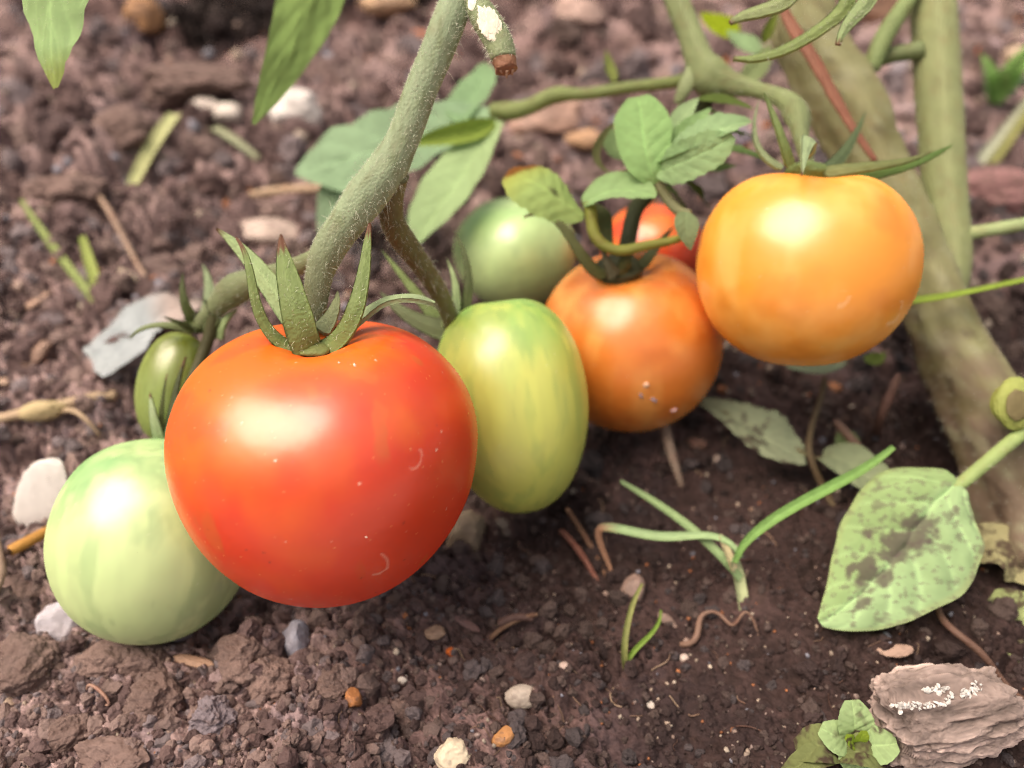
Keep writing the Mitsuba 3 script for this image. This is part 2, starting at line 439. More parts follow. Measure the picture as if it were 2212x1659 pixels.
# ------------------------------------------------------------------ tomatoes
def fruit(u, v, d, hw, hl, axis, seed, colfn, dimple=0.16, dw=0.32, taper=0.06, ribs=0.015, nu=320, nv=200, square=0.92, lump=0.02, notch=0.0):
    """A tomato: centre, half width, half length (picture units), the way its stalk end points (camera axes)."""
    k = d / F
    th = np.linspace(0.02, np.pi - 0.02, nv)
    ph = np.arange(nu) * 2 * np.pi / nu
    r = np.sin(th) ** square
    z = np.sign(np.cos(th)) * np.abs(np.cos(th)) ** (0.97)
    r = r * (1 + taper * z)
    z = z - dimple * np.exp(-(r / dw) ** 2) * (z > 0) + 0.02 * np.exp(-(r / 0.12) ** 2) * (z < 0)
    rr = r[:, None] * (1 + ribs * np.cos(5 * ph + seed)[None] * np.clip(z + 0.4, 0, 1)[:, None])
    loc = np.stack([rr * np.cos(ph), rr * np.sin(ph), np.broadcast_to(z[:, None], rr.shape)], -1)
    loc[..., 2] -= notch * np.exp(-(loc[..., 0] / 0.3) ** 2) * np.clip(loc[..., 2], 0, 1) ** 1.5
    m = 1 + lump * 2 * (fbm(loc * 0.9 + seed * 2.3, 2, seed) - 0.5)
    m = m + 0.012 * (fbm(loc * 2.6 + seed, 2, seed + 1) - 0.5) + 0.0012 * (fbm(loc * 14 + seed, 2, seed + 2) - 0.5)
    loc2 = loc * m[..., None] * np.array([hw * k, hw * k, hl * k])
    ax = camdir(axis)
    x = unit(np.cross(camdir((0, 0, 1)), ax))
    R = np.stack([x, np.cross(ax, x), ax], 1)
    c = P(u, v, d)
    vtx = (loc2 @ R.T + c).reshape(-1, 3)
    col = colfn(loc, loc @ R.T).reshape(-1, 3)
    f = grid_faces(nv, nu, True)[:, ::-1]
    n0 = len(vtx)
    ends = np.array([[0, 0, (z[0]) * hl * k], [0, 0, z[-1] * hl * k]]) @ R.T + c
    j = np.arange(nu)
    caps = np.vstack([np.stack([j * 0 + n0, j, (j + 1) % nu], 1), np.stack([j * 0 + n0 + 1, (nv - 1) * nu + (j + 1) % nu, (nv - 1) * nu + j], 1)])
    tri = np.vstack([f[:, [0, 1, 2]], f[:, [0, 2, 3]], caps])
    vtx = np.vstack([vtx, ends])
    col = np.vstack([col, col[:1], col[n0 - 1:n0]])
    q = vtx[tri[:, 0]]
    out = np.cross(vtx[tri[:, 1]] - q, vtx[tri[:, 2]] - q)
    if ((q - c) * out).sum() < 0:
        tri = tri[:, ::-1]
    top = ends[0]
    return (vtx, tri, col), top, R, k


def specks(loc, freq, seed, level, soft=0.03):
    return np.clip((noise(loc * freq, seed) - level) / soft, 0, 1)


def streaks(loc, n, seed):
    """Stripes running from the stalk end to the blossom end."""
    return fbm(np.stack([loc[..., 0] * n, loc[..., 1] * n, loc[..., 2] * 1.1 + 4], -1), 3, seed)


def dots(loc, c, n, r0, r1, col, amt, seed):
    """Small round flecks strewn over the skin."""
    g = np.random.default_rng(seed)
    p = unit(g.normal(0, 1, (n, 3)))
    p[:, 2] *= 0.9
    d, i = cKDTree(p).query(unit(loc.reshape(-1, 3)) * [1, 1, 0.9])
    r = g.uniform(r0, r1, n)[i]
    return blend(c, col, (np.clip(1.6 - 1.6 * d / r, 0, 1) * amt * g.uniform(0.3, 1, n)[i]).reshape(loc.shape[:-1]))


def scar(c, loc, w, a, b, r, col, seed, wide=0.012):
    """A faint curved rub mark on the skin."""
    cu, cv = w @ RIGHT, w @ UP
    d = np.abs(np.hypot(cu - a, (cv - b) * 0.8) - r + 0.03 * (fbm(loc * 9, 2, seed) - 0.5))
    on = (w @ FWD < 0) & (cu - a > -0.3 * r) & (cv - b < 0.9 * r)
    return blend(c, col, np.clip(1 - d / wide, 0, 1) * on * np.clip((fbm(loc * 22, 2, seed + 5) - 0.3) * 4, 0, 0.5))


def red_skin(loc, w):
    a = streaks(loc, 3.2, 5)
    b = fbm(loc * 1.4 + 3, 3, 6)
    c = blend(np.broadcast_to(np.array([0.60, 0.036, 0.002]), loc.shape), (0.68, 0.135, 0.003), np.clip((a - 0.45) * 1.6 + (b - 0.5) * 1.8 - 0.7 * w[..., 0] + 0.7 * np.clip(loc[..., 2], 0, 1) + 0.1, 0, 0.92))
    c = blend(c, (0.60, 0.045, 0.01), np.clip((fbm(loc * 2.2 + 9, 3, 8) - 0.55) * 4, 0, 0.4))
    c = blend(c, (0.45, 0.13, 0.012), np.clip((streaks(loc, 6, 15) - 0.66) * 5, 0, 0.35))
    for (n, r0, r1, col, amt, sd) in ((800, 0.003, 0.007, (0.85, 0.4, 0.16), 0.6, 1), (60, 0.006, 0.011, (0.9, 0.6, 0.45), 0.8, 2), (60, 0.006, 0.011, (0.2, 0.03, 0.02), 0.8, 3)):
        c = dots(loc, c, n, r0, r1, col, amt, sd)
    c = scar(c, loc, w, 0.42, -0.56, 0.075, (0.8, 0.42, 0.3), 1)
    return scar(c, loc, w, 0.66, 0.12, 0.05, (0.8, 0.35, 0.25), 2)


def amber_skin(base, top, seed):
    def fn(loc, w):
        c = blend(np.broadcast_to(np.array(base), loc.shape), top, np.clip((streaks(loc, 4, seed) - 0.42) * 2.4, 0, 0.8))
        c = blend(c, np.array(base) * [0.85, 0.72, 0.6], np.clip((fbm(loc * 2.5 + seed, 3, seed + 1) - 0.52) * 3, 0, 0.7))
        if seed == 81:
            c = scar(c, loc, w, 0.53, -0.5, 0.1, (0.92, 0.62, 0.36), 3, 0.022)
            c = scar(c, loc, w, 0.0, -0.4, 0.06, (0.92, 0.55, 0.25), 4, 0.03)
        return dots(loc, c, 160, 0.005, 0.011, (0.85, 0.6, 0.42), 0.4, seed)
    return fn


def green_skin(low, top, seed, edge=0.1):
    def fn(loc, w):
        st = streaks(loc, 4.5, seed)
        c = blend(np.broadcast_to(np.array(low), loc.shape), top, np.clip((loc[..., 2] - edge) * 1.1 + (st - 0.5) * 0.9 + (fbm(loc * 1.7 + seed, 2, seed + 7) - 0.5) * 1.1, 0, 1))
        c = blend(c, np.array(low) * 1.25, np.clip((fbm(np.stack([loc[..., 0] * 6, loc[..., 1] * 6, loc[..., 2] * 1.5], -1) * 0.7 + seed, 3, seed + 3) - 0.5) * 2.4, 0, 0.45))
        c = blend(c, np.array(top) * 0.72, np.clip((streaks(loc, 6, seed + 2) - 0.5) * 1.2 + (fbm(np.stack([loc[..., 0] * 5, loc[..., 1] * 5, loc[..., 2] * 1.6], -1) + seed + 4, 3, seed + 5) - 0.52) * 1.8, 0, 0.28))
        return dots(loc, c, 220, 0.005, 0.012, (0.6, 0.66, 0.42), 0.35, seed)
    return fn


GREEN = srgb(122, 142, 84)
SAGE = srgb(150, 170, 128)
PALEG = srgb(170, 195, 138)
DARKG = srgb(88, 100, 58)
BROWN = srgb(110, 72, 52)


def sepal(parent, pts, hw, col, tip=BROWN, start=0.86, n=(0, 0.3, 1), seed=0, fold=-0.25, prof=LANCE, label=None, hair=0, widths=None, roll=0.0):
    m = leaf(pts, hw, col, n=n, prof=prof, fold=fold, wav=0.12, veins=0, seed=seed, thick=0.0008, nt=40, ns=11, veincol=1.12, colfn=tipcol(tip, start), widths=widths, roll=roll)
    k = put("sepal", m, "stem_bsdf", parent, label=label)
    if hair:
        put_hairs(parent, m, hair, 0.0006, seed)
    return k


def calyx_disc(parent, at, axis, r, col, seed):
    m = rock(at, np.array([r, r, r * 0.45]), col, seed, 3, np.stack([unit(np.cross(axis, RIGHT + 0.1)), unit(np.cross(axis, np.cross(axis, RIGHT + 0.1))), axis], 1), 0.2)
    return put("calyx", m, "stem_bsdf", parent)


# the ripe red tomato in front
RED = (708, 996, 0.160)
m, top, R, k = fruit(*RED, 321, 303, (-0.02, 0.93, 0.37), 2, red_skin, dimple=0.17, dw=0.27, taper=0.12, ribs=0.012, notch=0.03, nu=540, nv=320, square=0.90)
red = put("tomato", m, "skin_bsdf", label="ripe red tomato hanging in front of the others, under the hairy forked stalk", cat="tomato", group="tomatoes on the plant")
AX = R[:, 2]
cal = calyx_disc(red, top + AX * 0.0004, AX, 0.0030, srgb(120, 130, 75), 3)
td = depth(top)
S = lambda *l: PP([(u, v, td + dd) for u, v, dd in l])
sepal(cal, S((672, 762, -0.001), (656, 735, -0.003), (640, 680, -0.0045), (622, 605, -0.0035), (607, 508, 0.0005)), 33, GREEN, start=0.82, seed=1, widths=[32, 34, 33, 25, 2.5], hair=220)
sepal(cal, S((650, 755, 0.0), (604, 737, -0.0015), (568, 695, -0.003), (548, 635, -0.004), (511, 515, -0.002)), 14, GREEN * 1.05, start=0.84, seed=2, widths=[15, 14, 12, 10, 2.5], hair=140)
sepal(cal, S((660, 735, 0.002), (606, 650, 0.004), (548, 570, 0.005), (468, 495, 0.005)), 22, PALEG * 0.95, start=0.93, seed=3, widths=[22, 25, 19, 2.5], hair=100)
sepal(cal, S((688, 758, -0.0005), (722, 738, -0.0015), (757, 690, -0.004), (782, 605, -0.0035), (799, 483, 0.0005)), 20, GREEN, start=0.86, seed=4, widths=[20, 21, 20, 15, 2.5], hair=180)
sepal(cal, S((715, 742, 0.001), (770, 690, 0.001), (812, 658, 0.001), (865, 641, 0.0), (938, 656, 0.0)), 14, SAGE, tip=SAGE, start=0.99, seed=5, widths=[14, 16, 17, 15, 5], n=(0.1, 0.9, 0.5), hair=90)
sepal(cal, S((690, 715, 0.004), (720, 670, 0.007), (730, 630, 0.010)), 22, srgb(140, 150, 110), start=0.97, seed=6, hair=60)
for (u, v, r, s) in ((731, 768, 3.5, 1), (767, 782, 5, 2), (793, 1168, 3, 3), (596, 994, 4, 4)):    # flecks of dried spray stuck to the skin
    c0 = P(*RED)
    ray = unit(P(u, v, 0.16) - CAM)
    mesh = trimesh.Trimesh(m[0], m[1], process=False)
    b = (CAM - c0) @ ray
    p = CAM + ray * (-b - math.sqrt(max(b * b - ((CAM - c0) @ (CAM - c0) - (0.0285) ** 2), 0)))
    p = m[0][cKDTree(m[0]).query(p)[1]]
    put("dried_fleck", rock(p, np.array([r, r * 0.7, r * 0.5]) * 0.15 / F, (0.75, 0.6, 0.5), s, 2), "stone_bsdf", red)

# the round green tomato on the soil
m, top, R, k = fruit(330, 1163, 0.179, 208, 218, (0.08, 0.98, 0.16), 7, green_skin((0.46, 0.60, 0.28), (0.17, 0.38, 0.14), 31, 0.3), dimple=0.05, taper=-0.02, ribs=0.01, square=0.95, nu=260, nv=180)
g1 = put("tomato", m, "skin_bsdf", label="glossy green tomato sitting on the soil at the red one's lower side", cat="tomato", group="tomatoes on the plant")
cal = calyx_disc(g1, P(352, 962, 0.187), R[:, 2], 0.003, DARKG, 4)
sepal(cal, PP([(353, 962, .187), (350, 880, .186), (362, 805, .187)]), 8, DARKG, seed=11, n=(0.5, 0, 1))
sepal(cal, PP([(362, 962, .186), (372, 880, .187), (402, 770, .19)]), 11, DARKG * 0.6, seed=14)
sepal(cal, PP([(345, 960, .186), (332, 905, .184), (325, 850, .187)]), 14, SAGE, seed=12)
sepal(cal, PP([(364, 960, .186), (376, 905, .185), (388, 850, .188)]), 17, SAGE, seed=13)

# the small green tomato behind it
m, top, R, k = fruit(374, 838, 0.204, 74, 124, (0.24, 0.95, 0.15), 9, green_skin((0.20, 0.27, 0.07), (0.15, 0.19, 0.02), 41, -0.2), dimple=0.03, taper=0.0, nu=160, nv=120)
g2 = put("tomato", m, "skin_bsdf", label="small dull olive green tomato tucked behind the red one, above the glossy green one", cat="tomato", group="tomatoes on the plant")
cal = calyx_disc(g2, P(428, 705, 0.204), R[:, 2], 0.0035, DARKG, 5)
for i, (pts, w, c) in enumerate((
        ([(425, 700, .203), (404, 670, .2), (396, 590, .2)], 15, DARKG), ([(445, 690, .206), (452, 630, .208), (438, 570, .21)], 20, SAGE),
        ([(420, 712, .2), (380, 704, .196), (331, 703, .194), (281, 731, .193)], 10, srgb(140, 155, 110)), ([(418, 710, .198), (390, 698, .194), (353, 684, .192)], 9, DARKG * 0.8),
        ([(440, 705, .2), (462, 680, .197), (437, 645, .196)], 22, DARKG * 0.75), ([(470, 730, .2), (480, 700, .198), (512, 668, .197)], 13, PALEG))):
    sepal(cal, PP(pts), w, c, seed=20 + i, tip=c * 0.7)

# the yellow-green egg-shaped tomato beside the red one
m, top, R, k = fruit(1108, 872, 0.195, 163, 235, (-0.13, 0.97, 0.10), 13, green_skin((0.47, 0.52, 0.11), (0.24, 0.46, 0.10), 52, 0.2), dimple=0.06, taper=0.07, ribs=0.01, nu=260, nv=180, square=0.88)
g3 = put("tomato", m, "skin_bsdf", label="yellow-green egg-shaped tomato wedged between the red and the amber one", cat="tomato", group="tomatoes on the plant")
cal = calyx_disc(g3, P(978, 700, 0.196), R[:, 2], 0.0035, GREEN, 6)
for i, (pts, w, c) in enumerate((
        ([(992, 700, .194), (1012, 610, .193), (980, 497, .196)], 14, DARKG), ([(975, 705, .193), (985, 640, .192), (965, 560, .194)], 14, PALEG * 0.9),
        ([(965, 712, .194), (900, 690, .193), (820, 630, .193)], 26, srgb(120, 132, 95)), ([(970, 735, .19), (968, 765, .187), (962, 800, .186)], 12, SAGE),
        ([(945, 690, .196), (880, 610, .197), (824, 540, .198)], 15, GREEN))):
    sepal(cal, PP(pts), w, c, seed=30 + i, tip=c * 0.7)

# the pale green one at the back
m, top, R, k = fruit(1112, 548, 0.268, 130, 118, (0.0, 0.9, 0.43), 17, green_skin((0.44, 0.60, 0.27), (0.36, 0.56, 0.24), 62, 0.3), dimple=0.05, ribs=0.03, nu=160, nv=120)
put("tomato", m, "skin_bsdf", label="pale unripe green tomato farthest back, behind the yellow-green egg-shaped one", cat="tomato", group="tomatoes on the plant")

# the deeper orange one lying low
m, top, R, k = fruit(1362, 738, 0.222, 196, 192, (-0.10, 0.82, 0.55), 19, amber_skin((0.66, 0.19, 0.022), (0.78, 0.36, 0.09), 71), dimple=0.14, dw=0.3, taper=0.03, nu=240, nv=170)
o1 = put("tomato", m, "skin_bsdf", label="dull orange tomato with a scarred underside, half under the small leaves", cat="tomato", group="tomatoes on the plant")
cal = calyx_disc(o1, P(1335, 580, 0.208), R[:, 2], 0.0062, srgb(70, 74, 48), 8)
for i, (pts, w, c) in enumerate((
        ([(1305, 590, .203), (1250, 540, .198), (1190, 468, .198), (1130, 470, .2)], 16, srgb(95, 100, 58)), ([(1385, 575, .205), (1420, 530, .204), (1455, 490, .206)], 13, DARKG * 0.6),
        ([(1350, 590, .203), (1352, 560, .2), (1372, 520, .203)], 18, DARKG * 0.8), ([(1330, 595, .201), (1310, 560, .2), (1302, 540, .2)], 18, srgb(84, 82, 60)))):
    sepal(cal, PP(pts), w, c, seed=40 + i, tip=srgb(120, 80, 55) if i == 0 else c * 0.7, start=0.8)
for (u, v, r, c, s) in ((1392, 832, 9, (0.75, 0.5, 0.35), 1), (1386, 852, 8, (0.2, 0.15, 0.2), 2), (1410, 862, 9, (0.25, 0.2, 0.25), 3), (1452, 882, 8, (0.6, 0.4, 0.4), 4)):
    ray = unit(P(u, v, 0.22) - CAM)
    c0 = P(1362, 738, 0.222)
    b = (CAM - c0) @ ray
    disc = b * b - ((CAM - c0) @ (CAM - c0) - 0.0232 ** 2)
    p = m[0][cKDTree(m[0]).query(CAM + ray * (-b - math.sqrt(max(disc, 0))))[1]]
    put("scar", rock(p, np.array([r, r * 0.7, r * 0.4]) * 0.2 / F, c, s, 2), "stone_bsdf", o1)

# the amber one hanging by the main stem
m, top, R, k = fruit(1737, 576, 0.190, 230, 214, (0.03, 1.0, 0.06), 23, amber_skin((0.80, 0.31, 0.03), (0.86, 0.44, 0.11), 81), dimple=0.12, dw=0.40, taper=0.03, ribs=0.012, notch=0.11, nu=300, nv=200, square=0.88)
o2 = put("tomato", m, "skin_bsdf", label="bright amber tomato hanging against the thick main stem", cat="tomato", group="tomatoes on the plant")
cal = calyx_disc(o2, P(1745, 372, 0.192), R[:, 2], 0.005, GREEN, 9)
for i, (pts, w, c) in enumerate((
        ([(1780, 372, .188), (1850, 362, .186), (1930, 352, .186), (2012, 328, .187)], 13, srgb(120, 130, 80)), ([(1752, 340, .184), (1750, 300, .176), (1740, 330, .169), (1732, 380, .1665)], 22, SAGE),
        ([(1710, 360, .186), (1690, 300, .184), (1650, 200, .186)], 11, GREEN), ([(1690, 362, .19), (1655, 340, .19), (1640, 215, .19)], 8, SAGE),
        ([(1790, 365, .194), (1830, 320, .2), (1870, 240, .205)], 15, srgb(95, 112, 75)), ([(1850, 375, .19), (1960, 355, .19), (2060, 312, .192)], 16, srgb(96, 125, 62)))):
    sepal(cal, PP(pts), w * 1.15, c, seed=50 + i, tip=BROWN if i in (0, 1) else c * 0.8, start=0.95)

# the red one behind, mostly hidden
m, top, R, k = fruit(1408, 545, 0.270, 108, 104, (0, 0.9, 0.4), 29, lambda l, w: blend(np.broadcast_to(np.array([0.68, 0.06, 0.012]), l.shape), (0.75, 0.2, 0.02), np.clip((fbm(l * 1.5, 2, 3) - 0.45) * 3, 0, 0.8)), nu=140, nv=100)
put("tomato", m, "skin_bsdf", label="red tomato mostly hidden behind the small leaves and the dull orange one", cat="tomato", group="tomatoes on the plant")

# ------------------------------------------------------------------ the tomato plant
plant = thing("tomato_plant", "hairy green tomato plant with a thick main stem and curling leaves", "tomato plant")


def stem(name, l, col, label=None, hair=0, hl=0.0006, bsdf="stem_bsdf", parent=None, **kw):
    m = tube(PP(l), [x[3] for x in l], col, **kw)
    k = put(name, m, bsdf, parent or plant, label=label)
    if hair:
        put_hairs(k, m, hair, hl, len(KEYS))
    return k


def stem_age(t, q, c):
    c = blend(c, srgb(128, 108, 96), np.clip((0.040 - q[..., 2]) * 45 + (fbm(q * 150, 3, 3) - 0.5) * 2.2, 0, 0.9))
    c = blend(c, srgb(170, 172, 140), np.clip((fbm(q * 260, 3, 29) - 0.52) * 3, 0, 0.6))
    c = blend(c, srgb(96, 92, 52), np.clip((fbm(q * 90, 3, 19) - 0.5) * 3, 0, 0.6))
    return blend(c, srgb(70, 52, 44), np.clip((fbm(q * 300, 3, 9) - 0.64) * 7, 0, 0.6))


OLIVE = srgb(150, 150, 108)
MAIN = [(2275, 1230, .196, 116), (2225, 1110, .202, 102), (2175, 986, .207, 92), (2131, 886, .211, 88), (2080, 786, .215, 80), (2023, 653, .22, 66), (1988, 560, .224, 64), (1930, 440, .229, 68), (1870, 312, .233, 71),
        (1822, 208, .236, 80), (1758, 104, .241, 71), (1735, 0, .246, 66), (1710, -200, .26, 60), (1700, -600, .285, 48), (1710, -1000, .31, 40)]
main = stem("main_stem", MAIN, OLIVE, "thick main stem, brown and rough towards the soil", hair=6000, hl=0.0006, n=170, sides=56, rough=0.12, freq=170, lobes=0.07, colfn=stem_age)
stem("side_stem", [(2050, 640, .222, 30), (2058, 560, .224, 40), (2047, 450, .228, 44), (2036, 300, .232, 46), (2026, 130, .236, 47), (2018, 0, .240, 46), (2010, -200, .25, 42), (2000, -500, .27, 34)], srgb(150, 160, 112),
     "upright pale green side stem", hair=2600, n=80, sides=32, seed=2, lobes=0.045)
stem("leaf_stalk", [(1990, 108, .234, 20), (1930, 118, .236, 17), (1884, 132, .238, 20), (1850, 160, .238, 16)], srgb(125, 140, 95), n=24, seed=3)
stem("leaf_stalk", [(1884, 150, .233, 17), (1905, 90, .233, 20), (1962, 0, .235, 17), (2010, -90, .24, 14), (2100, -300, .26, 10)], srgb(140, 160, 105), n=30, seed=4)
stem("dry_stalk", [(1690, 10, .222, 10), (1704, 45, .221, 15), (1753, 121, .217, 16), (1794, 194, .215, 14), (1839, 271, .213, 11), (1890, 346, .211, 8)], srgb(150, 100, 80), "withered brown stalk lying along the main stem", n=50, rough=0.16, flat=0.6)
# upper truss that carries the amber tomato
stem("truss_stem", [(1420, -300, .24, 24), (1445, -120, .235, 25), (1463, 0, .230, 26), (1491, 69, .227, 26), (1510, 125, .225, 31), (1538, 166, .223, 42), (1590, 184, .22, 25), (1642, 196, .216, 17), (1690, 214, .211, 21), (1722, 246, .205, 27), (1730, 290, .2, 17), (1742, 340, .196, 15), (1747, 372, .194, 14)],
     srgb(142, 156, 108), "bent upper truss stem swollen at its knuckle", hair=1100, n=100, sides=28, rough=0.09, lobes=0.05, seed=5)
stem("side_shoot", [(1060, 238, .262, 15), (1100, 240, .262, 20), (1150, 228, .258, 17), (1200, 206, .256, 18), (1250, 204, .254, 13), (1340, 192, .25, 13), (1440, 180, .24, 13), (1500, 165, .229, 16)], srgb(135, 150, 92), "thin kinked shoot running back from the knuckle", n=60, seed=6)
stem("shoot_flap", [(1500, 150, .224, 18), (1485, 180, .223, 17), (1463, 222, .225, 9)], srgb(150, 165, 120), n=16, seed=7, flat=0.5)

# the front truss
TR = [(1760, -950, .30, 26), (1400, -760, .235, 28), (1130, -420, .185, 31), (1030, -150, .163, 33), (985, 0, .156, 35), (948, 100, .1555, 36), (907, 200, .156, 35), (870, 300, .157, 35), (838, 360, .1575, 42), (790, 424, .158, 44), (742, 490, .159, 38), (706, 546, .160, 36), (692, 585, .1605, 30), (682, 640, .1605, 26), (681, 700, .1605, 21), (681, 735, .1605, 18)]
truss = stem("truss_stem", TR, srgb(158, 177, 142), "fuzzy forked front stem that bends down to the red tomato", hair=5200, hl=0.00045, n=200, sides=36, rough=0.06, lobes=0.03, seed=8,
             colfn=lambda t, q, c: blend(blend(c, srgb(118, 112, 78), np.clip((t - 0.93) * 14, 0, 0.75)), srgb(110, 118, 72), np.clip((fbm(q * 700, 2, 12) - 0.56) * 3, 0, 0.5)))
m = tube(PP([(x[0], x[1], x[2]) for x in TR[3:15]]), [x[3] for x in TR[3:15]], (1, 1, 1), n=60)
put_hairs(truss, m, 210, 0.0019, 77, 0.000035, 0.8)
put_hairs(truss, m, 7000, 0.00022, 78, 0.00005, 0.0)
stem("pedicel", [(855, 375, .158, 30), (846, 420, .161, 26), (846, 470, .165, 27), (868, 515, .171, 27), (915, 580, .179, 22), (955, 645, .187, 20), (976, 700, .193, 18)], srgb(118, 118, 80), "shaded fruit stalk branching to the egg-shaped tomato", hair=900, n=60, sides=20, seed=9)
stem("pedicel", [(700, 545, .168, 20), (650, 572, .176, 20), (570, 600, .184, 24), (505, 628, .192, 34), (470, 660, .198, 24), (432, 700, .203, 16)], srgb(140, 152, 112), "fruit stalk swollen at its joint behind the red tomato", hair=500, n=50, sides=20, seed=10)
stem("pedicel", [(470, 668, .198, 16), (440, 760, .199, 13), (390, 880, .194, 12), (353, 965, .188, 12)], srgb(80, 80, 50), n=30, seed=11)
stem("pedicel", [(1545, 180, .222, 18), (1480, 300, .232, 16), (1400, 420, .225, 18), (1372, 455, .217, 18), (1352, 540, .21, 18), (1338, 580, .208, 20)], srgb(60, 66, 36), n=40, seed=12)
stub = stem("cut_stub", [(985, -40, .157, 22), (1020, -2, .1555, 27), (1052, 48, .1545, 31), (1078, 95, .154, 30), (1088, 128, .1538, 27)], srgb(150, 165, 125), "cut-off side shoot with a dry brown end and a white patch", hair=1200, hl=0.00045, n=50, sides=24, seed=13)
end = tube(PP([(1088, 126, .1538), (1094, 152, .1536)]), [26, 24], srgb(150, 110, 85), n=8, sides=24, rough=0.2, freq=900)
put("dry_end", end, "stem_bsdf", stub, label="dry brown frayed cut")
for i in range(9):
    a = i / 9 * 6.283
    b0 = P(1092 + 20 * math.cos(a), 146 + 6 * math.sin(a), .1536 - 0.001 * math.sin(a))
    put("dry_fibre", tube(np.array([b0, b0 + np.array([0.0002 * math.cos(a * 3), 0, -0.0006 - 0.0004 * (i % 3)])]), [4, 2], srgb(175, 140, 115), n=5, sides=6), "stem_bsdf", stub)
put("white_patch", rock(P(1056, 52, .1517), np.array([18, 33, 4]) * .152 / F, (0.74, 0.70, 0.58), 5, 4, np.stack([RIGHT * 0.93 + UP * 0.35, UP * 0.93 - RIGHT * 0.35, -FWD], 1), 0.75, 1.5, 0.3), "stone_bsdf", stub, label="white dried patch")
put("white_patch", rock(P(1024, 8, .153), np.array([14, 16, 5]) * .152 / F, (0.82, 0.78, 0.66), 6, 3, np.stack([RIGHT, UP, -FWD], 1), 0.3), "stone_bsdf", stub)
# ringed stub on the main stem
mstub = stem("cut_stub", [(2230, 885, .205, 40), (2208, 878, .196, 47), (2190, 873, .187, 46)], srgb(150, 160, 80), "pale round cut stub on the main stem", n=24, sides=28, seed=14, rough=0.03)
put("pith", rock(P(2200, 875, .1846), np.array([27, 33, 6]) * .187 / F, srgb(128, 118, 82), 8, 3, np.stack([RIGHT, UP, -FWD], 1), 0.15), "stem_bsdf", mstub)
put("rim", rock(P(2196, 872, .1868), np.array([47, 57, 22]) * .187 / F, srgb(170, 182, 100), 9, 4, np.stack([RIGHT, UP, -FWD], 1), 0.12), "stem_bsdf", mstub)


def plant_leaf(pts, hw, col, label=None, parent=None, name="leaf", **kw):
    m = leaf(PP(pts), hw, np.asarray(col) * 1.08 + 0.012, **kw)
    return put(name, m, "leaf_bsdf", parent or plant, label=label), m


LG = srgb(160, 195, 135)
BLUEG = srgb(165, 200, 160)
# leaves hanging in from above
k, m = plant_leaf([(115, -420, .175), (106, -250, .158), (100, -90, .149), (106, 60, .146), (118, 190, .144)], 92, srgb(162, 196, 135), "sharp hairy leaf tip hanging in from above at the corner", n=(-0.25, 0.1, 1), widths=[10, 90, 108, 62, 6], fold=-0.2, curl=-0.15, wav=0.2, vk=0.6, veins=9, seed=3, teeth=0.05, nt=90, ns=41,
                  colfn=lambda t, s, q, c: blend(c, srgb(150, 155, 60), np.clip((t - 0.9) * 9, 0, 0.6)))
put_hairs(k, m, 1500, 0.0004, 5, 0.00002)
hv, _, _ = m
stem("leaf_stalk", [(125, -410, .175, 8), (250, -700, .22, 10), (700, -1000, .27, 14), (1300, -1050, .30, 18), (1712, -960, .307, 22)], GREEN, n=30)
plant_leaf([(760, -330, .25), (735, -180, .235), (680, -20, .222), (620, 120, .215), (545, 268, .21)], 70, srgb(158, 192, 112), "long blurred pointed leaf hanging down over the soil", n=(0.5, 0.2, 1), widths=[10, 60, 70, 48, 4], fold=-0.3, curl=0.2, wav=0.2, veins=8, seed=4, roll=0.4)
stem("leaf_stalk", [(760, -325, .25, 7), (900, -700, .27, 10), (1300, -960, .3, 13), (1700, -900, .305, 16)], GREEN, n=30)
# compound leaf at the back
plant_leaf([(1062, 242, .264), (960, 275, .270), (850, 312, .274), (740, 345, .276), (636, 372, .277)], 88, BLUEG, "broad blue-green leaflet seen blurred behind the front stem", n=(0.1, 0.35, 1), widths=[12, 62, 88, 78, 4], fold=0.1, teeth=0.18, nteeth=5, seed=5)
plant_leaf([(1000, 265, .266), (1012, 225, .272), (1036, 180, .28), (1042, 138, .285)], 50, srgb(150, 188, 140), "small upright leaflet at the back", n=(-0.4, 0.2, 1), widths=[14, 52, 42, 8], seed=6)
plant_leaf([(1078, 262, .26), (1035, 320, .257), (985, 400, .252), (935, 470, .249), (898, 530, .247)], 72, srgb(175, 205, 150), "long pale leaflet hanging edge-on from the kinked shoot", n=(-0.5, 0.4, 0.9), widths=[16, 52, 72, 60, 8], fold=0.3, seed=7)
plant_leaf([(1070, 262, .259), (1000, 285, .257), (930, 300, .257), (880, 318, .258)], 24, srgb(150, 175, 80), n=(0, -0.3, 1), seed=8, curl=0.6)
plant_leaf([(760, 350, .285), (735, 400, .28), (712, 450, .278), (690, 510, .277)], 40, srgb(150, 180, 145), n=(0, 0.5, 1), seed=9)
stem("leaf_stalk", [(1075, 248, .262, 10), (1090, 240, .262, 12), (1130, 236, .26, 14)], srgb(190, 170, 130), n=14)
plant_leaf([(1322, 178, .262), (1316, 145, .264), (1308, 108, .266)], 19, srgb(150, 165, 90), seed=10, n=(0.7, 0, 1))
# small leaves over the orange tomato
def l1col(t, s, q, c):
    c = blend(c, srgb(205, 215, 110), np.clip((t - 0.62) * 2.6 + 0.2 * s, 0, 0.8))
    c = blend(c, srgb(150, 95, 55), np.clip((t - 0.86 + 0.14 * s) * 12, 0, 0.95))
    return blend(c, srgb(70, 60, 55), np.clip(1 - np.hypot((t - 0.42) * 9, (s - 0.1) * 6), 0, 1))


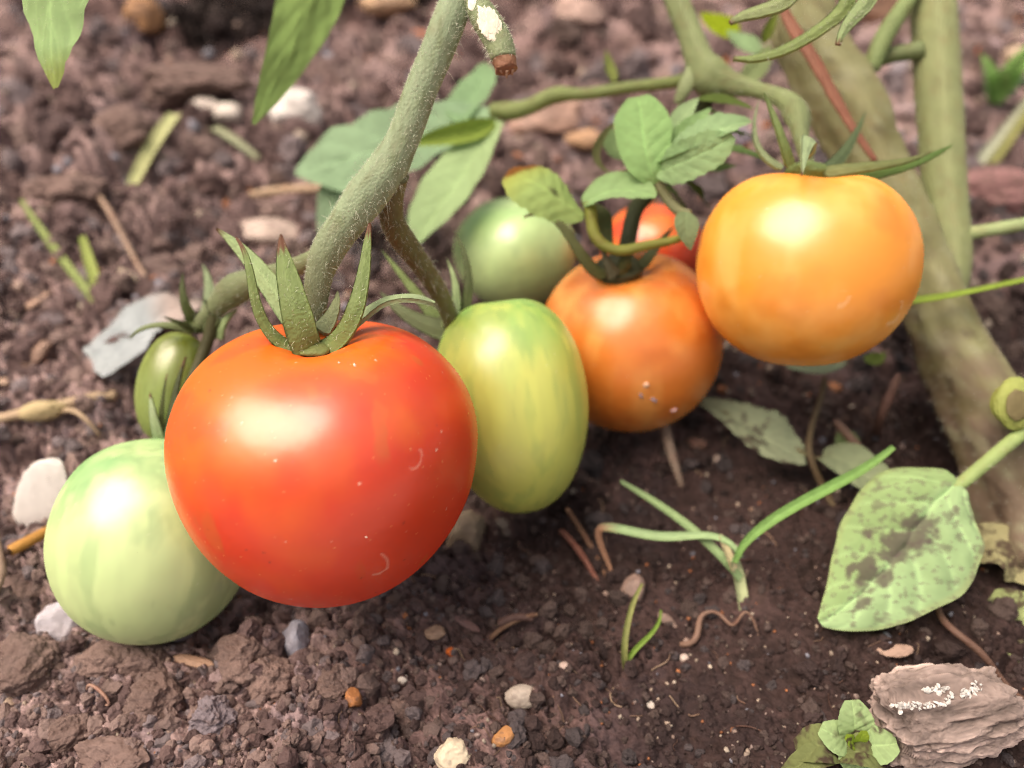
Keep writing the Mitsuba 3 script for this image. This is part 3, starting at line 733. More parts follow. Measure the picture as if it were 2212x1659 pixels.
plant_leaf([(1262, 466, .200), (1225, 440, .198), (1180, 408, .197), (1135, 385, .198), (1096, 372, .200)], 66, srgb(175, 205, 125), "small yellowing leaf with a scorched brown end", n=(-0.1, 0.6, 1), widths=[14, 46, 64, 58, 24], fold=-0.15, curl=-0.15, seed=11, colfn=l1col, teeth=0.06)
plant_leaf([(1262, 440, .201), (1310, 415, .198), (1365, 412, .196), (1416, 426, .195)], 38, srgb(165, 202, 140), "small cupped green leaf", n=(0.1, 0.6, 0.8), widths=[14, 44, 46, 8], fold=0.35, seed=12)
plant_leaf([(1416, 396, .197), (1398, 340, .195), (1388, 275, .196), (1378, 210, .199)], 62, srgb(158, 200, 130), "upright oval green leaf above the dull orange tomato", n=(-0.1, 0.2, 1), widths=[12, 52, 62, 22], fold=0.12, seed=13)
plant_leaf([(1424, 352, .196), (1480, 318, .192), (1550, 282, .19), (1622, 262, .191)], 42, srgb(158, 192, 142), "folded hairy leaf reaching towards the amber tomato", n=(0.2, 0.8, 0.8), widths=[12, 40, 42, 8], fold=0.35, seed=14, teeth=0.12)
plant_leaf([(1424, 372, .195), (1470, 352, .19), (1530, 325, .187), (1584, 294, .188)], 46, srgb(160, 195, 140), "larger folded leaf below the other, over the shaded gap", n=(0.45, 0.1, 1), widths=[14, 44, 42, 6], fold=0.1, seed=15, teeth=0.1)
plant_leaf([(1455, 282, .2), (1475, 250, .2), (1510, 212, .2)], 24, srgb(165, 195, 145), n=(-0.4, 0.3, 1), seed=16)
plant_leaf([(1505, 215, .206), (1560, 218, .205), (1630, 238, .204)], 22, srgb(92, 112, 52), n=(0, 0.6, 0.6), seed=17)
plant_leaf([(1481, 456, .189), (1484, 495, .187), (1492, 541, .188)], 29, srgb(130, 152, 112), "tiny grey-green oval leaf touching the amber tomato", n=(0.1, 0.2, 1), seed=18, fold=0.1)
plant_leaf([(1290, 440, .206), (1302, 485, .204), (1324, 530, .204)], 25, srgb(95, 105, 72), n=(0.3, 0.2, 1), seed=19)
plant_leaf([(1345, 345, .215), (1325, 315, .217), (1318, 272, .22)], 24, srgb(112, 138, 92), n=(0, 0.2, 1), seed=20)
plant_leaf([(1330, 262, .206), (1288, 330, .21), (1330, 380, .204)], 10, srgb(95, 100, 62), seed=21)
for i, (pts, w) in enumerate((([(1440, 372, .214), (1490, 400, .22), (1535, 450, .226)], 40), ([(1470, 345, .212), (1530, 365, .216), (1590, 355, .22)], 34), ([(1440, 400, .222), (1470, 440, .226), (1490, 480, .23)], 30),
                              ([(1530, 235, .214), (1560, 262, .218), (1610, 300, .224)], 34), ([(1400, 310, .214), (1375, 345, .22), (1340, 360, .226)], 26))):
    plant_leaf(pts, w, srgb(92, 118, 66), n=(0.1 * i - 0.2, 0.7, 0.6), seed=130 + i, fold=0.2, wav=0.25)  # added leaves, their dark green standing in for shade between the small ones
plant_leaf([(1430, 372, .201), (1478, 300, .198), (1536, 232, .198)], 36, srgb(140, 176, 118), n=(-0.3, 0.5, 0.9), seed=141, fold=0.3, wav=0.25)
plant_leaf([(1545, 322, .201), (1600, 330, .199), (1668, 352, .198)], 28, srgb(104, 132, 78), n=(0.1, 0.8, 0.6), seed=142, fold=0.3, wav=0.25)
plant_leaf([(1470, 300, .205), (1540, 285, .208), (1650, 300, .212)], 30, srgb(84, 108, 60), n=(0, 0.8, 0.5), seed=143, wav=0.25)
stem("leaf_stalk", [(1272, 440, .201, 13), (1278, 478, .2, 13), (1290, 517, .199, 13), (1330, 540, .198, 12), (1390, 532, .197, 11), (1464, 516, .195, 8), (1484, 500, .191, 5)], srgb(135, 140, 62), "curved little leaf stalk", n=40, seed=15)
stem("leaf_stalk", [(1408, 378, .198, 9), (1430, 411, .198, 11), (1450, 440, .197, 12), (1488, 460, .192, 8)], srgb(140, 142, 105), n=24, seed=16)
stem("leaf_stalk", [(1264, 440, .203, 9), (1310, 385, .207, 8), (1370, 372, .203, 9), (1424, 366, .198, 10)], srgb(110, 112, 70), n=24, seed=17)
# leaves and curled sepals at the top
sepal(plant, PP([(1832, -40, .172), (1818, 22, .172), (1770, 62, .174), (1718, 94, .176), (1650, 121, .178), (1584, 126, .18)]), 15, srgb(130, 150, 90), seed=61, widths=[18, 16, 13, 12, 9, 4], fold=-0.4, hair=240, start=0.96)
sepal(plant, PP([(1890, -40, .17), (1858, 20, .169), (1826, 60, .168), (1811, 97, .168)]), 15, srgb(140, 160, 110), seed=62, widths=[20, 17, 11, 5], fold=-0.5, hair=160, start=0.93)
sepal(plant, PP([(1720, -25, .172), (1683, 6, .173), (1631, 24, .175), (1576, 50, .177)]), 15, srgb(140, 155, 105), seed=63, widths=[16, 18, 15, 4], fold=-0.4, hair=120, start=0.93)
stem("leaf_stalk", [(1885, -30, .17, 10), (1840, -60, .172, 12), (1790, -130, .185, 14), (1740, -260, .24, 16), (1708, -330, .266, 18)], GREEN, n=24)
stem("leaf_stalk", [(1720, -25, .172, 9), (1760, -70, .175, 10), (1800, -115, .183, 11)], GREEN, n=14)
plant_leaf([(1590, 82, .28), (1560, 60, .283), (1512, 28, .287)], 32, srgb(160, 185, 30), "bright lime leaf out of focus behind the stems", n=(0, 0.3, 1), seed=22)
plant_leaf([(1645, 118, .27), (1605, 92, .272), (1570, 66, .275)], 30, srgb(160, 195, 145), n=(0.2, 0.4, 1), seed=23)
plant_leaf([(1648, 95, .235), (1660, 62, .234), (1680, 28, .234)], 14, srgb(120, 138, 55), n=(0.4, 0, 1), seed=24)
plant_leaf([(1600, 175, .25), (1640, 140, .25), (1662, 90, .25)], 26, srgb(150, 170, 120), n=(-0.2, 0, 1), seed=25)
stem("leaf_stalk", [(1660, 110, .255, 6), (1700, 130, .25, 7), (1760, 140, .245, 8)], GREEN, n=14)


# the spotted leaf above the soil
def dirty(seed, level=0.56, col=srgb(92, 74, 70), amt=0.9, scale=330):
    def fn(t, s, q, c):
        n1 = fbm(q * scale + seed, 3, seed)
        n2 = fbm(q * scale * 3.2 + seed, 2, seed + 1)
        return blend(c, col, np.clip((n1 - level) * 11, 0, amt) * np.clip((n2 - 0.22) * 4, 0, 1))
    return fn


def big_spots(t, s, q, c):
    m = np.zeros_like(t)
    for (a, b, r) in ((0.36, 0.0, 0.15), (0.45, 0.1, 0.12), (0.66, 0.22, 0.1), (0.62, -0.05, 0.07), (0.78, -0.2, 0.06), (0.72, 0.5, 0.05), (0.5, 0.55, 0.05)):
        m = np.maximum(m, 1 - np.hypot((t - a), (s - b) * 0.42) / r + 1.9 * (fbm(q * 700, 4, 8) - 0.5))
    c = blend(c, srgb(205, 222, 160), np.clip((np.abs(s) - 0.88) * 8, 0, 0.6))
    c = blend(c, srgb(165, 195, 110), np.clip(s * 1.5, 0, 0.35))
    c = blend(c, srgb(108, 84, 94), np.clip(m * 1.8, 0, 0.78))
    c = dirty(94, 0.6, srgb(120, 102, 105), 0.5, 900)(t, s, q, c)
    return dirty(91, 0.62, srgb(120, 104, 104), 0.55)(t, s, q, c)


k, m = plant_leaf([(2066, 1048, .186), (2007, 1105, .183), (1960, 1175, .181), (1895, 1250, .178), (1815, 1320, .1765), (1770, 1346, .176)], 150, srgb(178, 212, 155), "pale leaf blotched with dirt, held just above the soil", n=(-0.15, 0.55, 1), widths=[34, 128, 140, 108, 50, 10], fold=0.34, curl=-0.42, wav=0.16, veins=6, seed=26, colfn=big_spots, nt=110, ns=61, veincol=1.35, vk=0.8)
stem("leaf_stalk", [(2330, 850, .19, 15), (2212, 932, .188, 15), (2140, 992, .187, 15), (2062, 1056, .186, 13)], srgb(170, 195, 125), "straight pale leaf stalk", n=30, seed=18, hair=120)
stem("leaf_stalk", [(2330, 850, .19, 15), (2400, 900, .2, 16), (2300, 980, .207, 18)], GREEN, n=14)
stem("leaf_stalk", [(2075, 508, .225, 15), (2120, 500, .222, 14), (2215, 484, .22, 14), (2380, 440, .225, 12)], srgb(175, 195, 140), "pale leaf stalk branching off level", n=24, seed=19)
plant_leaf([(2380, 440, .225), (2500, 400, .23), (2650, 330, .24)], 90, LG, seed=44)
plant_leaf([(2075, 1190, .199), (2120, 1185, .196), (2170, 1195, .193), (2190, 1255, .192)], 60, srgb(190, 185, 140), "withered dirt-crusted leaf at the foot of the main stem", n=(0.1, 0.7, 0.8), widths=[20, 52, 62, 26], wav=0.35, seed=27, colfn=dirty(92, 0.5))
plant_leaf([(2135, 1295, .188), (2180, 1330, .185), (2220, 1380, .182), (2250, 1450, .18)], 66, srgb(175, 190, 130), "dirt-crusted green leaf lying at the edge", n=(-0.2, 0.6, 1), widths=[25, 60, 66, 40], wav=0.3, seed=28, colfn=dirty(93, 0.5))

# ------------------------------------------------------------------ weeds and grass
w1 = thing("weed_seedling", "dirty round-leaved weed seedling growing in the shade of the amber tomato", "weed")
def weed_leaf(w, pts, hw, col, **kw):
    return put("leaf", leaf(pts, hw, col, **kw), "leaf_bsdf", w)
put("stem", tube(np.vstack([PP([(1782, 815, .222), (1760, 900, .222), (1750, 985, .216)]), GG([(1790, 1075), (1812, 1110, -0.002)])]), [5, 6, 7, 8, 8], srgb(120, 105, 80), n=30), "stem_bsdf", w1)
weed_leaf(w1, PP([(1515, 872, .226), (1575, 895, .222), (1650, 945, .218), (1738, 985, .216)]), 62, srgb(192, 206, 170), n=(0.1, 0.8, 0.7), widths=[14, 40, 70, 30], teeth=0.12, nteeth=8, seed=71, colfn=dirty(94, 0.57))
weed_leaf(w1, PP([(1700, 790, .232), (1765, 800, .226), (1830, 780, .228)]), 34, srgb(190, 208, 172), n=(0, 0.9, 0.5), seed=72)
weed_leaf(w1, PP([(1775, 985, .218), (1830, 1000, .213), (1885, 1040, .21), (1940, 1065, .208)]), 50, srgb(190, 206, 165), n=(0, 0.8, 0.8), widths=[20, 52, 50, 16], seed=73, colfn=dirty(95, 0.62))
weed_leaf(w1, PP([(1815, 975, .22), (1830, 945, .22), (1860, 960, .219)]), 20, srgb(140, 160, 110), seed=74)
weed_leaf(w1, PP([(1868, 770, .222), (1895, 775, .22), (1912, 760, .22)]), 18, srgb(130, 150, 80), seed=75)
put("stem", tube(PP([(1750, 985, .216), (1762, 990, .217), (1780, 987, .218)]), [5, 5, 4], srgb(120, 105, 80), n=10), "stem_bsdf", w1)
put("stem", tube(PP([(1750, 985, .216), (1640, 930, .221), (1560, 888, .223)]), [5, 4, 3], srgb(130, 125, 90), n=14), "stem_bsdf", w1)

w2 = thing("weed_seedling", "little spotted weed rosette beside the piece of bark", "weed")
d2 = depth(G(1838, 1610))
b2 = P(1842, 1602, d2 - 0.004)
for i, (u, v, hw, dd) in enumerate(((1840, 1512, 40, 0.005), (1772, 1572, 36, 0.005), (1938, 1606, 40, 0.008), (1850, 1668, 42, 0.006), (1866, 1578, 17, 0.009), (1826, 1590, 15, 0.009))):
    tip = P(u, v, d2 - dd)
    weed_leaf(w2, np.array([b2, (b2 + tip) / 2 - FWD * 0.0012, tip]), hw, srgb(185, 215, 155) if i < 4 else srgb(180, 210, 80), n=(0, 0.45, 1), widths=[14, hw, hw * 0.4], seed=80 + i, colfn=dirty(96 + i, 0.62), teeth=0.03, fold=0.12, wav=0.05)
put("stem", tube(np.array([G(1840, 1612, -0.003), b2]), [9, 7], GREEN, n=6), "stem_bsdf", w2)
w3 = thing("weed_seedling", "grey-green weed leaf pair low at the bottom edge, caked in soil", "weed")
b3 = G(1800, 1650)
for i, (u, v, hw) in enumerate(((1712, 1640, 46), (1900, 1668, 40), (1690, 1690, 30))):
    tip = G(u, v, 0.003)
    weed_leaf(w3, np.array([b3 + [0, 0, 0.003], (b3 + tip) / 2 + [0, 0, 0.0045], tip]), hw, srgb(140, 150, 100), n=(0, 0.9, 0.7), widths=[16, hw, hw * 0.5], seed=90 + i, colfn=dirty(97, 0.44), wav=0.05)
w4 = thing("weed_seedling", "bright green weed clump by the far orange stone", "weed")
b4 = G(2140, 235)
for i in range(9):
    a = i * 2.4
    tip = b4 + np.array([math.cos(a) * 0.012, math.sin(a) * 0.012, 0.014 + 0.008 * (i % 3)])
    weed_leaf(w4, np.array([b4 + [0, 0, 0.002], (b4 + tip) / 2 + [0, 0, 0.004], tip]), 24, srgb(165, 210, 125) if i % 3 else srgb(180, 215, 170), n=(0, 0.6, 0.9), seed=100 + i)


def blade(parent, pts, hw, col, seed=0, widths=None, tip=None, n=(0.2, 0.5, 1), start=0.9):
    m = leaf(pts, hw, col, n=n, widths=widths, prof=lambda t: np.clip(1.05 - t, 0, 1) ** 0.5, fold=0.35, wav=0.02, veins=0, seed=seed, nt=50, ns=7, thick=0.00025, colfn=tipcol(tip, start) if tip is not None else None)
    return put("blade", m, "stem_bsdf", parent)


GR = srgb(128, 172, 92)
g = thing("grass_tuft", "pale grass shoot with bent crossing blades on bare soil", "grass tuft")
blade(g, np.vstack([GG([(1608, 1315, -0.001)]), PP([(1596, 1255, .189), (1582, 1205, .187)])]), 14, srgb(185, 195, 150), 1, [11, 13, 12])
blade(g, PP([(1598, 1250, .1885), (1545, 1190, .189), (1450, 1110, .197), (1340, 1040, .206)]), 10, srgb(140, 168, 118), 2, [9, 10, 9, 4], n=(0, 0.6, 1))
blade(g, PP([(1600, 1205, .187), (1560, 1165, .188), (1440, 1160, .191), (1330, 1142, .194), (1297, 1142, .195), (1300, 1185, .196), (1318, 1235, .196)]), 13, srgb(160, 190, 138), 3, [6, 7, 10, 10, 8, 6, 4], tip=srgb(165, 125, 100), start=0.68, n=(0, 0.5, 1))
blade(g, PP([(1588, 1215, .186), (1605, 1180, .185), (1660, 1130, .184), (1780, 1060, .185), (1930, 966, .188)]), 12, GR * 0.9, 4, [6, 8, 11, 12, 6], n=(-0.2, 0.5, 1))
blade(g, PP([(1585, 1230, .1875), (1570, 1190, .1875), (1555, 1155, .1885)]), 9, srgb(200, 190, 150), 5, [8, 9, 4])
g = thing("grass_sprout", "tiny two-bladed green sprout in the dark soil", "grass sprout")
blade(g, np.vstack([GG([(1352, 1440, -0.001)]), PP([(1349, 1390, .177), (1362, 1320, .179), (1387, 1262, .183)])]), 7, srgb(140, 145, 85), 6, [6, 7, 6, 3])
blade(g, np.vstack([GG([(1352, 1438, -0.001)]), PP([(1375, 1400, .178), (1405, 1370, .179), (1427, 1318, .182)])]), 6, srgb(120, 150, 60), 7, [5, 6, 5, 2])
g = thing("grass_sprout", "blurred pair of thin grass blades rising from the cloddy soil by the blue-grey leaf", "grass sprout")
blade(g, np.vstack([GG([(222, 672)]), PP([(165, 600, .272), (105, 520, .284), (45, 432, .298)])]), 9, srgb(140, 155, 90), 8, [8, 9, 8, 4])
blade(g, np.vstack([GG([(222, 672)]), PP([(208, 615, .272), (192, 562, .276), (178, 512, .282)])]), 11, srgb(150, 165, 85), 9, [11, 12, 11, 6])
g = thing("grass_sprout", "short pale grass blade leaning over the far clods", "grass sprout")
blade(g, GG([(282, 432, 0.002), (318, 385, 0.006), (350, 345, 0.008), (392, 312, 0.009)]), 13, srgb(190, 195, 140), 10, [10, 14, 15, 6])
g = thing("grass_sprout", "faint grey-green blade lying slantwise among the far clods", "grass sprout")
blade(g, GG([(560, 362, 0.004), (500, 325, 0.006), (460, 300, 0.004)]), 11, srgb(150, 155, 125), 11, [7, 10, 9])
g = thing("grass_sprout", "long grass blade crossing the main stem under the amber tomato", "grass sprout")
blade(g, PP([(1930, 655, .2), (2000, 648, .202), (2110, 628, .205), (2215, 605, .21), (2330, 600, .225), (2420, 720, .24)]), 9, srgb(140, 165, 60), 12, [14, 11, 8, 7, 6, 5], n=(0, 0.8, 0.7))
g = thing("grass_sprout", "two crossing straw-pale grass stalks behind the upright side stem", "grass sprout")
blade(g, np.vstack([GG([(2060, 415)]), PP([(2110, 355, .35), (2200, 245, .37), (2300, 120, .4)])]), 11, srgb(185, 190, 165), 13, [9, 11, 10, 6])
blade(g, np.vstack([GG([(2075, 430)]), PP([(2140, 355, .35), (2230, 225, .37), (2330, 60, .4)])]), 10, srgb(150, 150, 90), 14, [8, 10, 9, 6])

# ------------------------------------------------------------------ straw, twigs, dead leaf
def stalk(name, label, cat, pts, r, col, seed=0, **kw):
    return put(name, tube(pts, r, col, n=40, sides=12, rough=0.12, freq=300, seed=seed, **kw), "stem_bsdf", label=label, cat=cat)


STRAW = srgb(205, 180, 150)
s = stalk("straw", "thick pale straw stalk with a swollen node, left of the small green tomato", "straw", GG([(-40, 935, 0.002), (60, 918, 0.004), (110, 915, 0.005), (150, 905, 0.005), (255, 872, 0.003)]), [10, 12, 18, 12, 12], STRAW, 1)
put("node", rock(G(105, 918, 0.005), np.array([46, 20, 22]) * 0.225 / F, srgb(215, 195, 150), 4, 3, rot_axis((1, 0.25, 0))), "stem_bsdf", s)
put("fibre", tube(GG([(150, 912, 0.004), (190, 925, 0.004), (220, 952, 0.002)]), [6, 5, 3], STRAW * 0.9, n=20), "stem_bsdf", s)
hs = stalk("straw", "short hollow golden straw sticking out from under the glossy green tomato", "straw", PP([(22, 1190, .19), (70, 1165, .193), (130, 1135, .199)]), [12, 12, 12], srgb(205, 150, 75), 2)
put("hole", rock(P(18, 1192, .1885), np.array([7, 7, 5]) * .19 / F, srgb(60, 35, 20), 3, 2), "stem_bsdf", hs)
stalk("twig", "curled grey-brown twig by the hollow golden straw", "twig", GG([(-15, 1140, 0.004), (10, 1190, 0.006), (20, 1240, 0.005), (8, 1285, 0.003), (-25, 1320, 0.001)]), [7, 9, 9, 7, 5], srgb(150, 128, 112), 3)
stalk("straw", "thin dry straw slanting across the clods behind the blue-grey leaf", "straw", GG([(165, 395, 0.004), (215, 445, 0.006), (270, 530, 0.005), (322, 615, 0.002)]), [4, 6, 6, 5], srgb(175, 150, 132), 4)
stalk("straw", "pale broken straw lying level left of the front stem", "straw", GG([(545, 442, 0.004), (620, 436, 0.005), (710, 428, 0.004)]), [8, 10, 8], srgb(205, 178, 150), 5)
stalk("twig", "greyish twig end poking from the soil under the dull orange tomato", "twig", np.vstack([PP([(1432, 905, .228), (1445, 960, .222)]), GG([(1472, 1050, 0.0)])]), [10, 11, 6], srgb(170, 150, 135), 6)
stalk("twig", "thin dark rootlet standing behind the tiny two-bladed sprout", "twig", np.vstack([PP([(1225, 1100, .2)]), GG([(1270, 1190, 0.003), (1310, 1245, 0.0)])]), [5, 6, 5], srgb(130, 100, 80), 7)
stalk("twig", "reddish rootlet slanting beside the thin dark one", "twig", GG([(1212, 1165, 0.003), (1250, 1215, 0.004), (1290, 1255, 0.0)]), [7, 7, 5], srgb(140, 95, 82), 8)
stalk("twig", "wriggling pale root lying on the smooth soil", "twig", GG([(1470, 1395, 0.0005), (1505, 1375, 0.002), (1515, 1345, 0.003), (1545, 1342, 0.003), (1580, 1362, 0.002), (1605, 1340, 0.003), (1625, 1355, 0.002), (1625, 1400, 0.0)]), [6, 7, 5, 4, 4, 3, 3, 2], srgb(140, 112, 98), 9)
stalk("twig", "upright dead stick in the dark gap by the main stem", "twig", np.vstack([PP([(1940, 812, .224)]), PP([(1915, 870, .22)]), GG([(1895, 935, 0)])]), [7, 10, 9], srgb(125, 95, 85), 10)
stalk("twig", "grey twig leaning over the weed seedling's leaf", "twig", np.vstack([PP([(1805, 910, .222), (1840, 950, .219)]), GG([(1880, 1000, 0)])]), [8, 10, 8], srgb(150, 120, 105), 11)
stalk("twig", "long brown twig running from the spotted leaf to the bark", "twig", GG([(2020, 1320, 0.003), (2035, 1375, 0.004), (2100, 1430, 0.004), (2150, 1470, 0.002), (2230, 1530, 0.001)]), [6, 8, 8, 6, 5], srgb(120, 92, 80), 12)
stalk("root_fibre", "thin whitish root hanging below the glossy green tomato", "root", np.vstack([PP([(280, 1380, .18)]), GG([(283, 1415, 0.003), (290, 1450, 0)])]), [6, 5, 3], srgb(205, 180, 165), 13)
stalk("root_fibre", "curled brown root hair on the clods below the glossy green tomato", "root", GG([(195, 1500, 0.002), (225, 1512, 0.004), (245, 1535, 0.003), (215, 1520, 0.001)]), [3, 4, 3, 2], srgb(175, 140, 125), 14)
stalk("twig", "reddish curved rootlet near the orange crumb of brick", "twig", GG([(1060, 1390, 0.002), (1110, 1360, 0.003), (1160, 1345, 0.003)]), [5, 6, 4], srgb(135, 105, 85), 15)
stalk("twig", "thin brown stick below the yellow-green tomato", "twig", GG([(1080, 1365, 0.003), (1110, 1352, 0.003), (1150, 1350, 0.002)]), [9, 9, 6], srgb(105, 80, 75), 16)
lit = []
g7 = np.random.default_rng(77)
for i in range(300):
    yy = 0.075 * (0.5 / 0.075) ** g7.random()
    xx = g7.uniform(-1, 1) * (0.03 + 0.55 * yy)
    a, L = g7.uniform(0, 6.28), g7.uniform(0.002, 0.008) * np.clip(yy / 0.15, 0.8, 2)
    pts = []
    for k in range(4):
        px, py = xx + L * (k / 3 - 0.5) * math.cos(a), yy + L * (k / 3 - 0.5) * math.sin(a)
        pts.append((px, py, ground(px, py) + 0.0004))
        a += g7.normal(0, 0.35)
    lit.append(tube(np.array(pts), [g7.uniform(0.8, 2)] * 4, srgb(*((140, 114, 98), (108, 84, 74), (165, 142, 122), (95, 70, 62))[g7.integers(4)]), n=7, sides=5, seed=i))
put("plant_litter", join(lit), "stem_bsdf", label="fine shreds of dry root and straw strewn over the soil", kind="stuff")

dl = thing("dead_leaf", "pale blue-grey dead leaf lying on the soil behind the small green tomato", "dead leaf")
put("blade", leaf(np.array([G(228, 835, .004), G(268, 800, .007), G(320, 755, .008), G(375, 715, .007), G(425, 678, .005)]), 80, srgb(208, 218, 224), n=(-0.1, 0.8, 0.7), widths=[22, 72, 70, 62, 22], fold=0.15, wav=0.3, seed=120, veincol=1.1,
                  colfn=lambda t, s, q, c: blend(blend(c, srgb(225, 205, 198), np.clip((t - 0.62) * 5 + s * 0.6, 0, 0.9)), srgb(120, 95, 85), np.clip(1 - np.hypot((t - 0.45) * 14, (s + 0.35) * 7), 0, 1))), "leaf_bsdf", dl)
put("stalk", tube(GG([(425, 678, .005), (450, 668, .003)]), [5, 4], srgb(190, 180, 170), n=8), "stem_bsdf", dl)


# ------------------------------------------------------------------ stones, bark, chips, clods
def stone(name, label, cat, u, v, hw, hh, col, seed, ang=0.0, lift=0.08, depth_r=None, sub=4, facets=5, rough=0.22, fine=0.05, bsdf="stone_bsdf", cvar=0.12):
    p = G(u, v)
    k = depth(p) / F
    rx, rz = hw * k, hh * k
    ry = depth_r * k if depth_r else 0.5 * (rx + rz)
    x = RIGHT * math.cos(ang) + UP * math.sin(ang)
    Rm = rot_axis(x, unit(UP * 0.9 - FWD * 0.4))
    m = rock(p + np.array([0, 0, rz * lift]), np.array([rx, ry, rz]) * 1.12, col, seed, sub, Rm, rough, 1.4, fine, facets, cvar)
    dust = np.clip((fbm(m[0] * 2.2 / max(rx, rz) + seed, 3, seed + 3) - 0.5) * 3, 0, 0.15 if "white" in label else 0.4)        # soil sticking to the stone
    return put(name, (m[0], m[1], blend(m[2], srgb(120, 98, 92), dust)), bsdf, label=label, cat=cat)


W = srgb(232, 222, 214)
stone("pebble", "flat whitish oval pebble on the smooth soil", "pebble", 1128, 1515, 33, 26, srgb(205, 192, 180), 201, facets=2, rough=0.1, depth_r=20, lift=0.6)
stone("pebble", "knobbly cream stone cut by the bottom edge", "pebble", 978, 1640, 36, 32, srgb(235, 220, 195), 202, lift=0.5)
stone("pebble", "bluish white stone below the red tomato", "pebble", 638, 1382, 27, 36, srgb(178, 178, 195), 203)
stone("pebble", "tan seed-like pebble below the red tomato", "pebble", 765, 1516, 15, 24, srgb(205, 140, 90), 204, ang=0.2, facets=2, rough=0.12, lift=0.5)
stone("pebble", "tan pebble beside the knobbly cream stone", "pebble", 1086, 1594, 24, 15, srgb(200, 145, 95), 205, ang=0.5, facets=2, rough=0.15, lift=0.5)
stone("pebble", "bright orange crumb of brick under the red tomato", "brick crumb", 975, 1408, 10, 10, srgb(225, 110, 30), 206, sub=3)
stone("pebble", "mottled cream stone under the edge of the red tomato", "pebble", 1010, 1158, 36, 54, srgb(178, 160, 138), 207, ang=-0.5)
stone("pebble", "big white stone blurred behind the front stem", "pebble", 643, 266, 50, 46, srgb(240, 234, 232), 208, lift=0.5)
stone("pebble", "white lump of chalk farther left than the big white stone", "pebble", 445, 246, 34, 20, srgb(240, 228, 220), 209, lift=0.6)
stone("pebble", "white lump of chalk touching the first lump", "pebble", 492, 256, 30, 20, srgb(240, 230, 222), 210, lift=0.6)
stone("pebble", "pale blue-grey stone under the hanging pointed leaf", "pebble", 702, 143, 24, 20, srgb(185, 192, 210), 211, lift=0.5)
stone("pebble", "long pale stone in the soil behind the brown sepal tips", "pebble", 575, 512, 66, 26, srgb(215, 195, 185), 212, lift=0.4)
stone("pebble", "sharp lilac-white shard under the glossy green tomato", "shard", 142, 1350, 46, 50, srgb(215, 210, 222), 213, ang=0.8, facets=8)
stone("pebble", "large white slab leaning behind the glossy green tomato", "slab", 108, 1125, 64, 128, srgb(252, 248, 246), 214, ang=-0.5, depth_r=14, facets=8, rough=0.1, lift=0.25)
stone("pebble", "pale round pebble among the near clods at the corner", "pebble", 22, 1522, 18, 15, srgb(205, 180, 160), 215, facets=1, rough=0.1)
stone("pebble", "small white pebble beside the curled brown root", "pebble", 268, 1518, 9, 9, W, 216, sub=3)
stone("pebble", "orange stone glowing beside the far weed clump", "pebble", 2085, 135, 26, 24, srgb(215, 110, 60), 217, lift=0.4)
stone("pebble", "orange stone behind the stub of the front stem", "pebble", 983, 148, 28, 24, srgb(205, 115, 70), 218, lift=0.6)
stone("pebble", "dull orange stone by the top of the front stem", "pebble", 905, 95, 22, 16, srgb(205, 130, 90), 219, lift=0.6)
stone("pebble", "tan stone at the rim of the dark hollow", "pebble", 318, 55, 40, 36, srgb(185, 140, 100), 220, lift=0.6)
stone("pebble", "broad beige stone on the far soil", "pebble", 845, 22, 62, 26, srgb(215, 180, 145), 221, lift=0.6)
stone("pebble", "pinkish long stone on the dark far soil", "pebble", 1250, 45, 52, 30, srgb(205, 175, 165), 222, ang=-0.4, lift=0.5)
stone("pebble", "large pinkish stone behind the small upright leaf", "pebble", 1180, 285, 78, 52, srgb(200, 165, 150), 223, lift=0.4)
stone("pebble", "wide mauve clod by the foot of the upright side stem", "soil clod", 2150, 425, 80, 46, srgb(170, 130, 130), 224, lift=0.3, rough=0.3, bsdf="soil_bsdf")
stone("pebble", "lilac stone peeping from behind the folded leaves", "pebble", 1596, 312, 22, 24, srgb(185, 175, 195), 225, lift=0.6)
stone("pebble", "pale pink stone in the gap between main and side stem", "pebble", 1955, 250, 26, 18, srgb(205, 180, 182), 226, lift=0.6)
stone("pebble", "whitish stone above the pale pink one, in the gap", "pebble", 1938, 158, 18, 18, srgb(205, 195, 205), 227, lift=0.6)
stone("pebble", "cream stone at the far edge near the weed clump", "pebble", 2190, 135, 30, 22, srgb(215, 190, 165), 228, lift=0.5)
stone("pebble", "rounded pale stone on the far soil at the upper edge", "pebble", 1880, 30, 60, 40, srgb(200, 160, 135), 229, lift=0.5)
stone("pebble", "tan chip beside the small orange-edged leaf", "pebble", 1268, 312, 40, 22, srgb(205, 165, 130), 230, lift=0.5)
stone("pebble", "pale crumb next to the tip of the serrated weed leaf", "pebble", 1520, 850, 14, 11, srgb(200, 160, 120), 231, sub=3)
stone("pebble", "brownish pebble in the shade below the serrated weed leaf", "pebble", 1505, 960, 20, 13, srgb(165, 125, 110), 232, sub=3)
stone("pebble", "tiny white pebble in the shade below the dull orange tomato", "pebble", 1552, 995, 12, 10, srgb(190, 170, 160), 233, sub=3)
stone("pebble", "rosy pebble near the weed's stem", "pebble", 1800, 838, 16, 10, srgb(185, 125, 85), 234, sub=3)
stone("pebble", "round white bead of grit right of the sprout", "pebble", 1478, 1422, 9, 8, srgb(225, 205, 195), 235, sub=3, facets=0)
stone("pebble", "white grain up the slope from the wriggling root", "pebble", 1575, 1293, 7, 7, W, 236, sub=3, facets=0)
stone("pebble", "wedge of white grit near the bottom middle", "pebble", 1408, 1522, 11, 8, W, 237, sub=3)
stone("pebble", "white grain left of the tiny sprout", "pebble", 1218, 1440, 10, 9, srgb(220, 195, 185), 238, sub=3, facets=0)
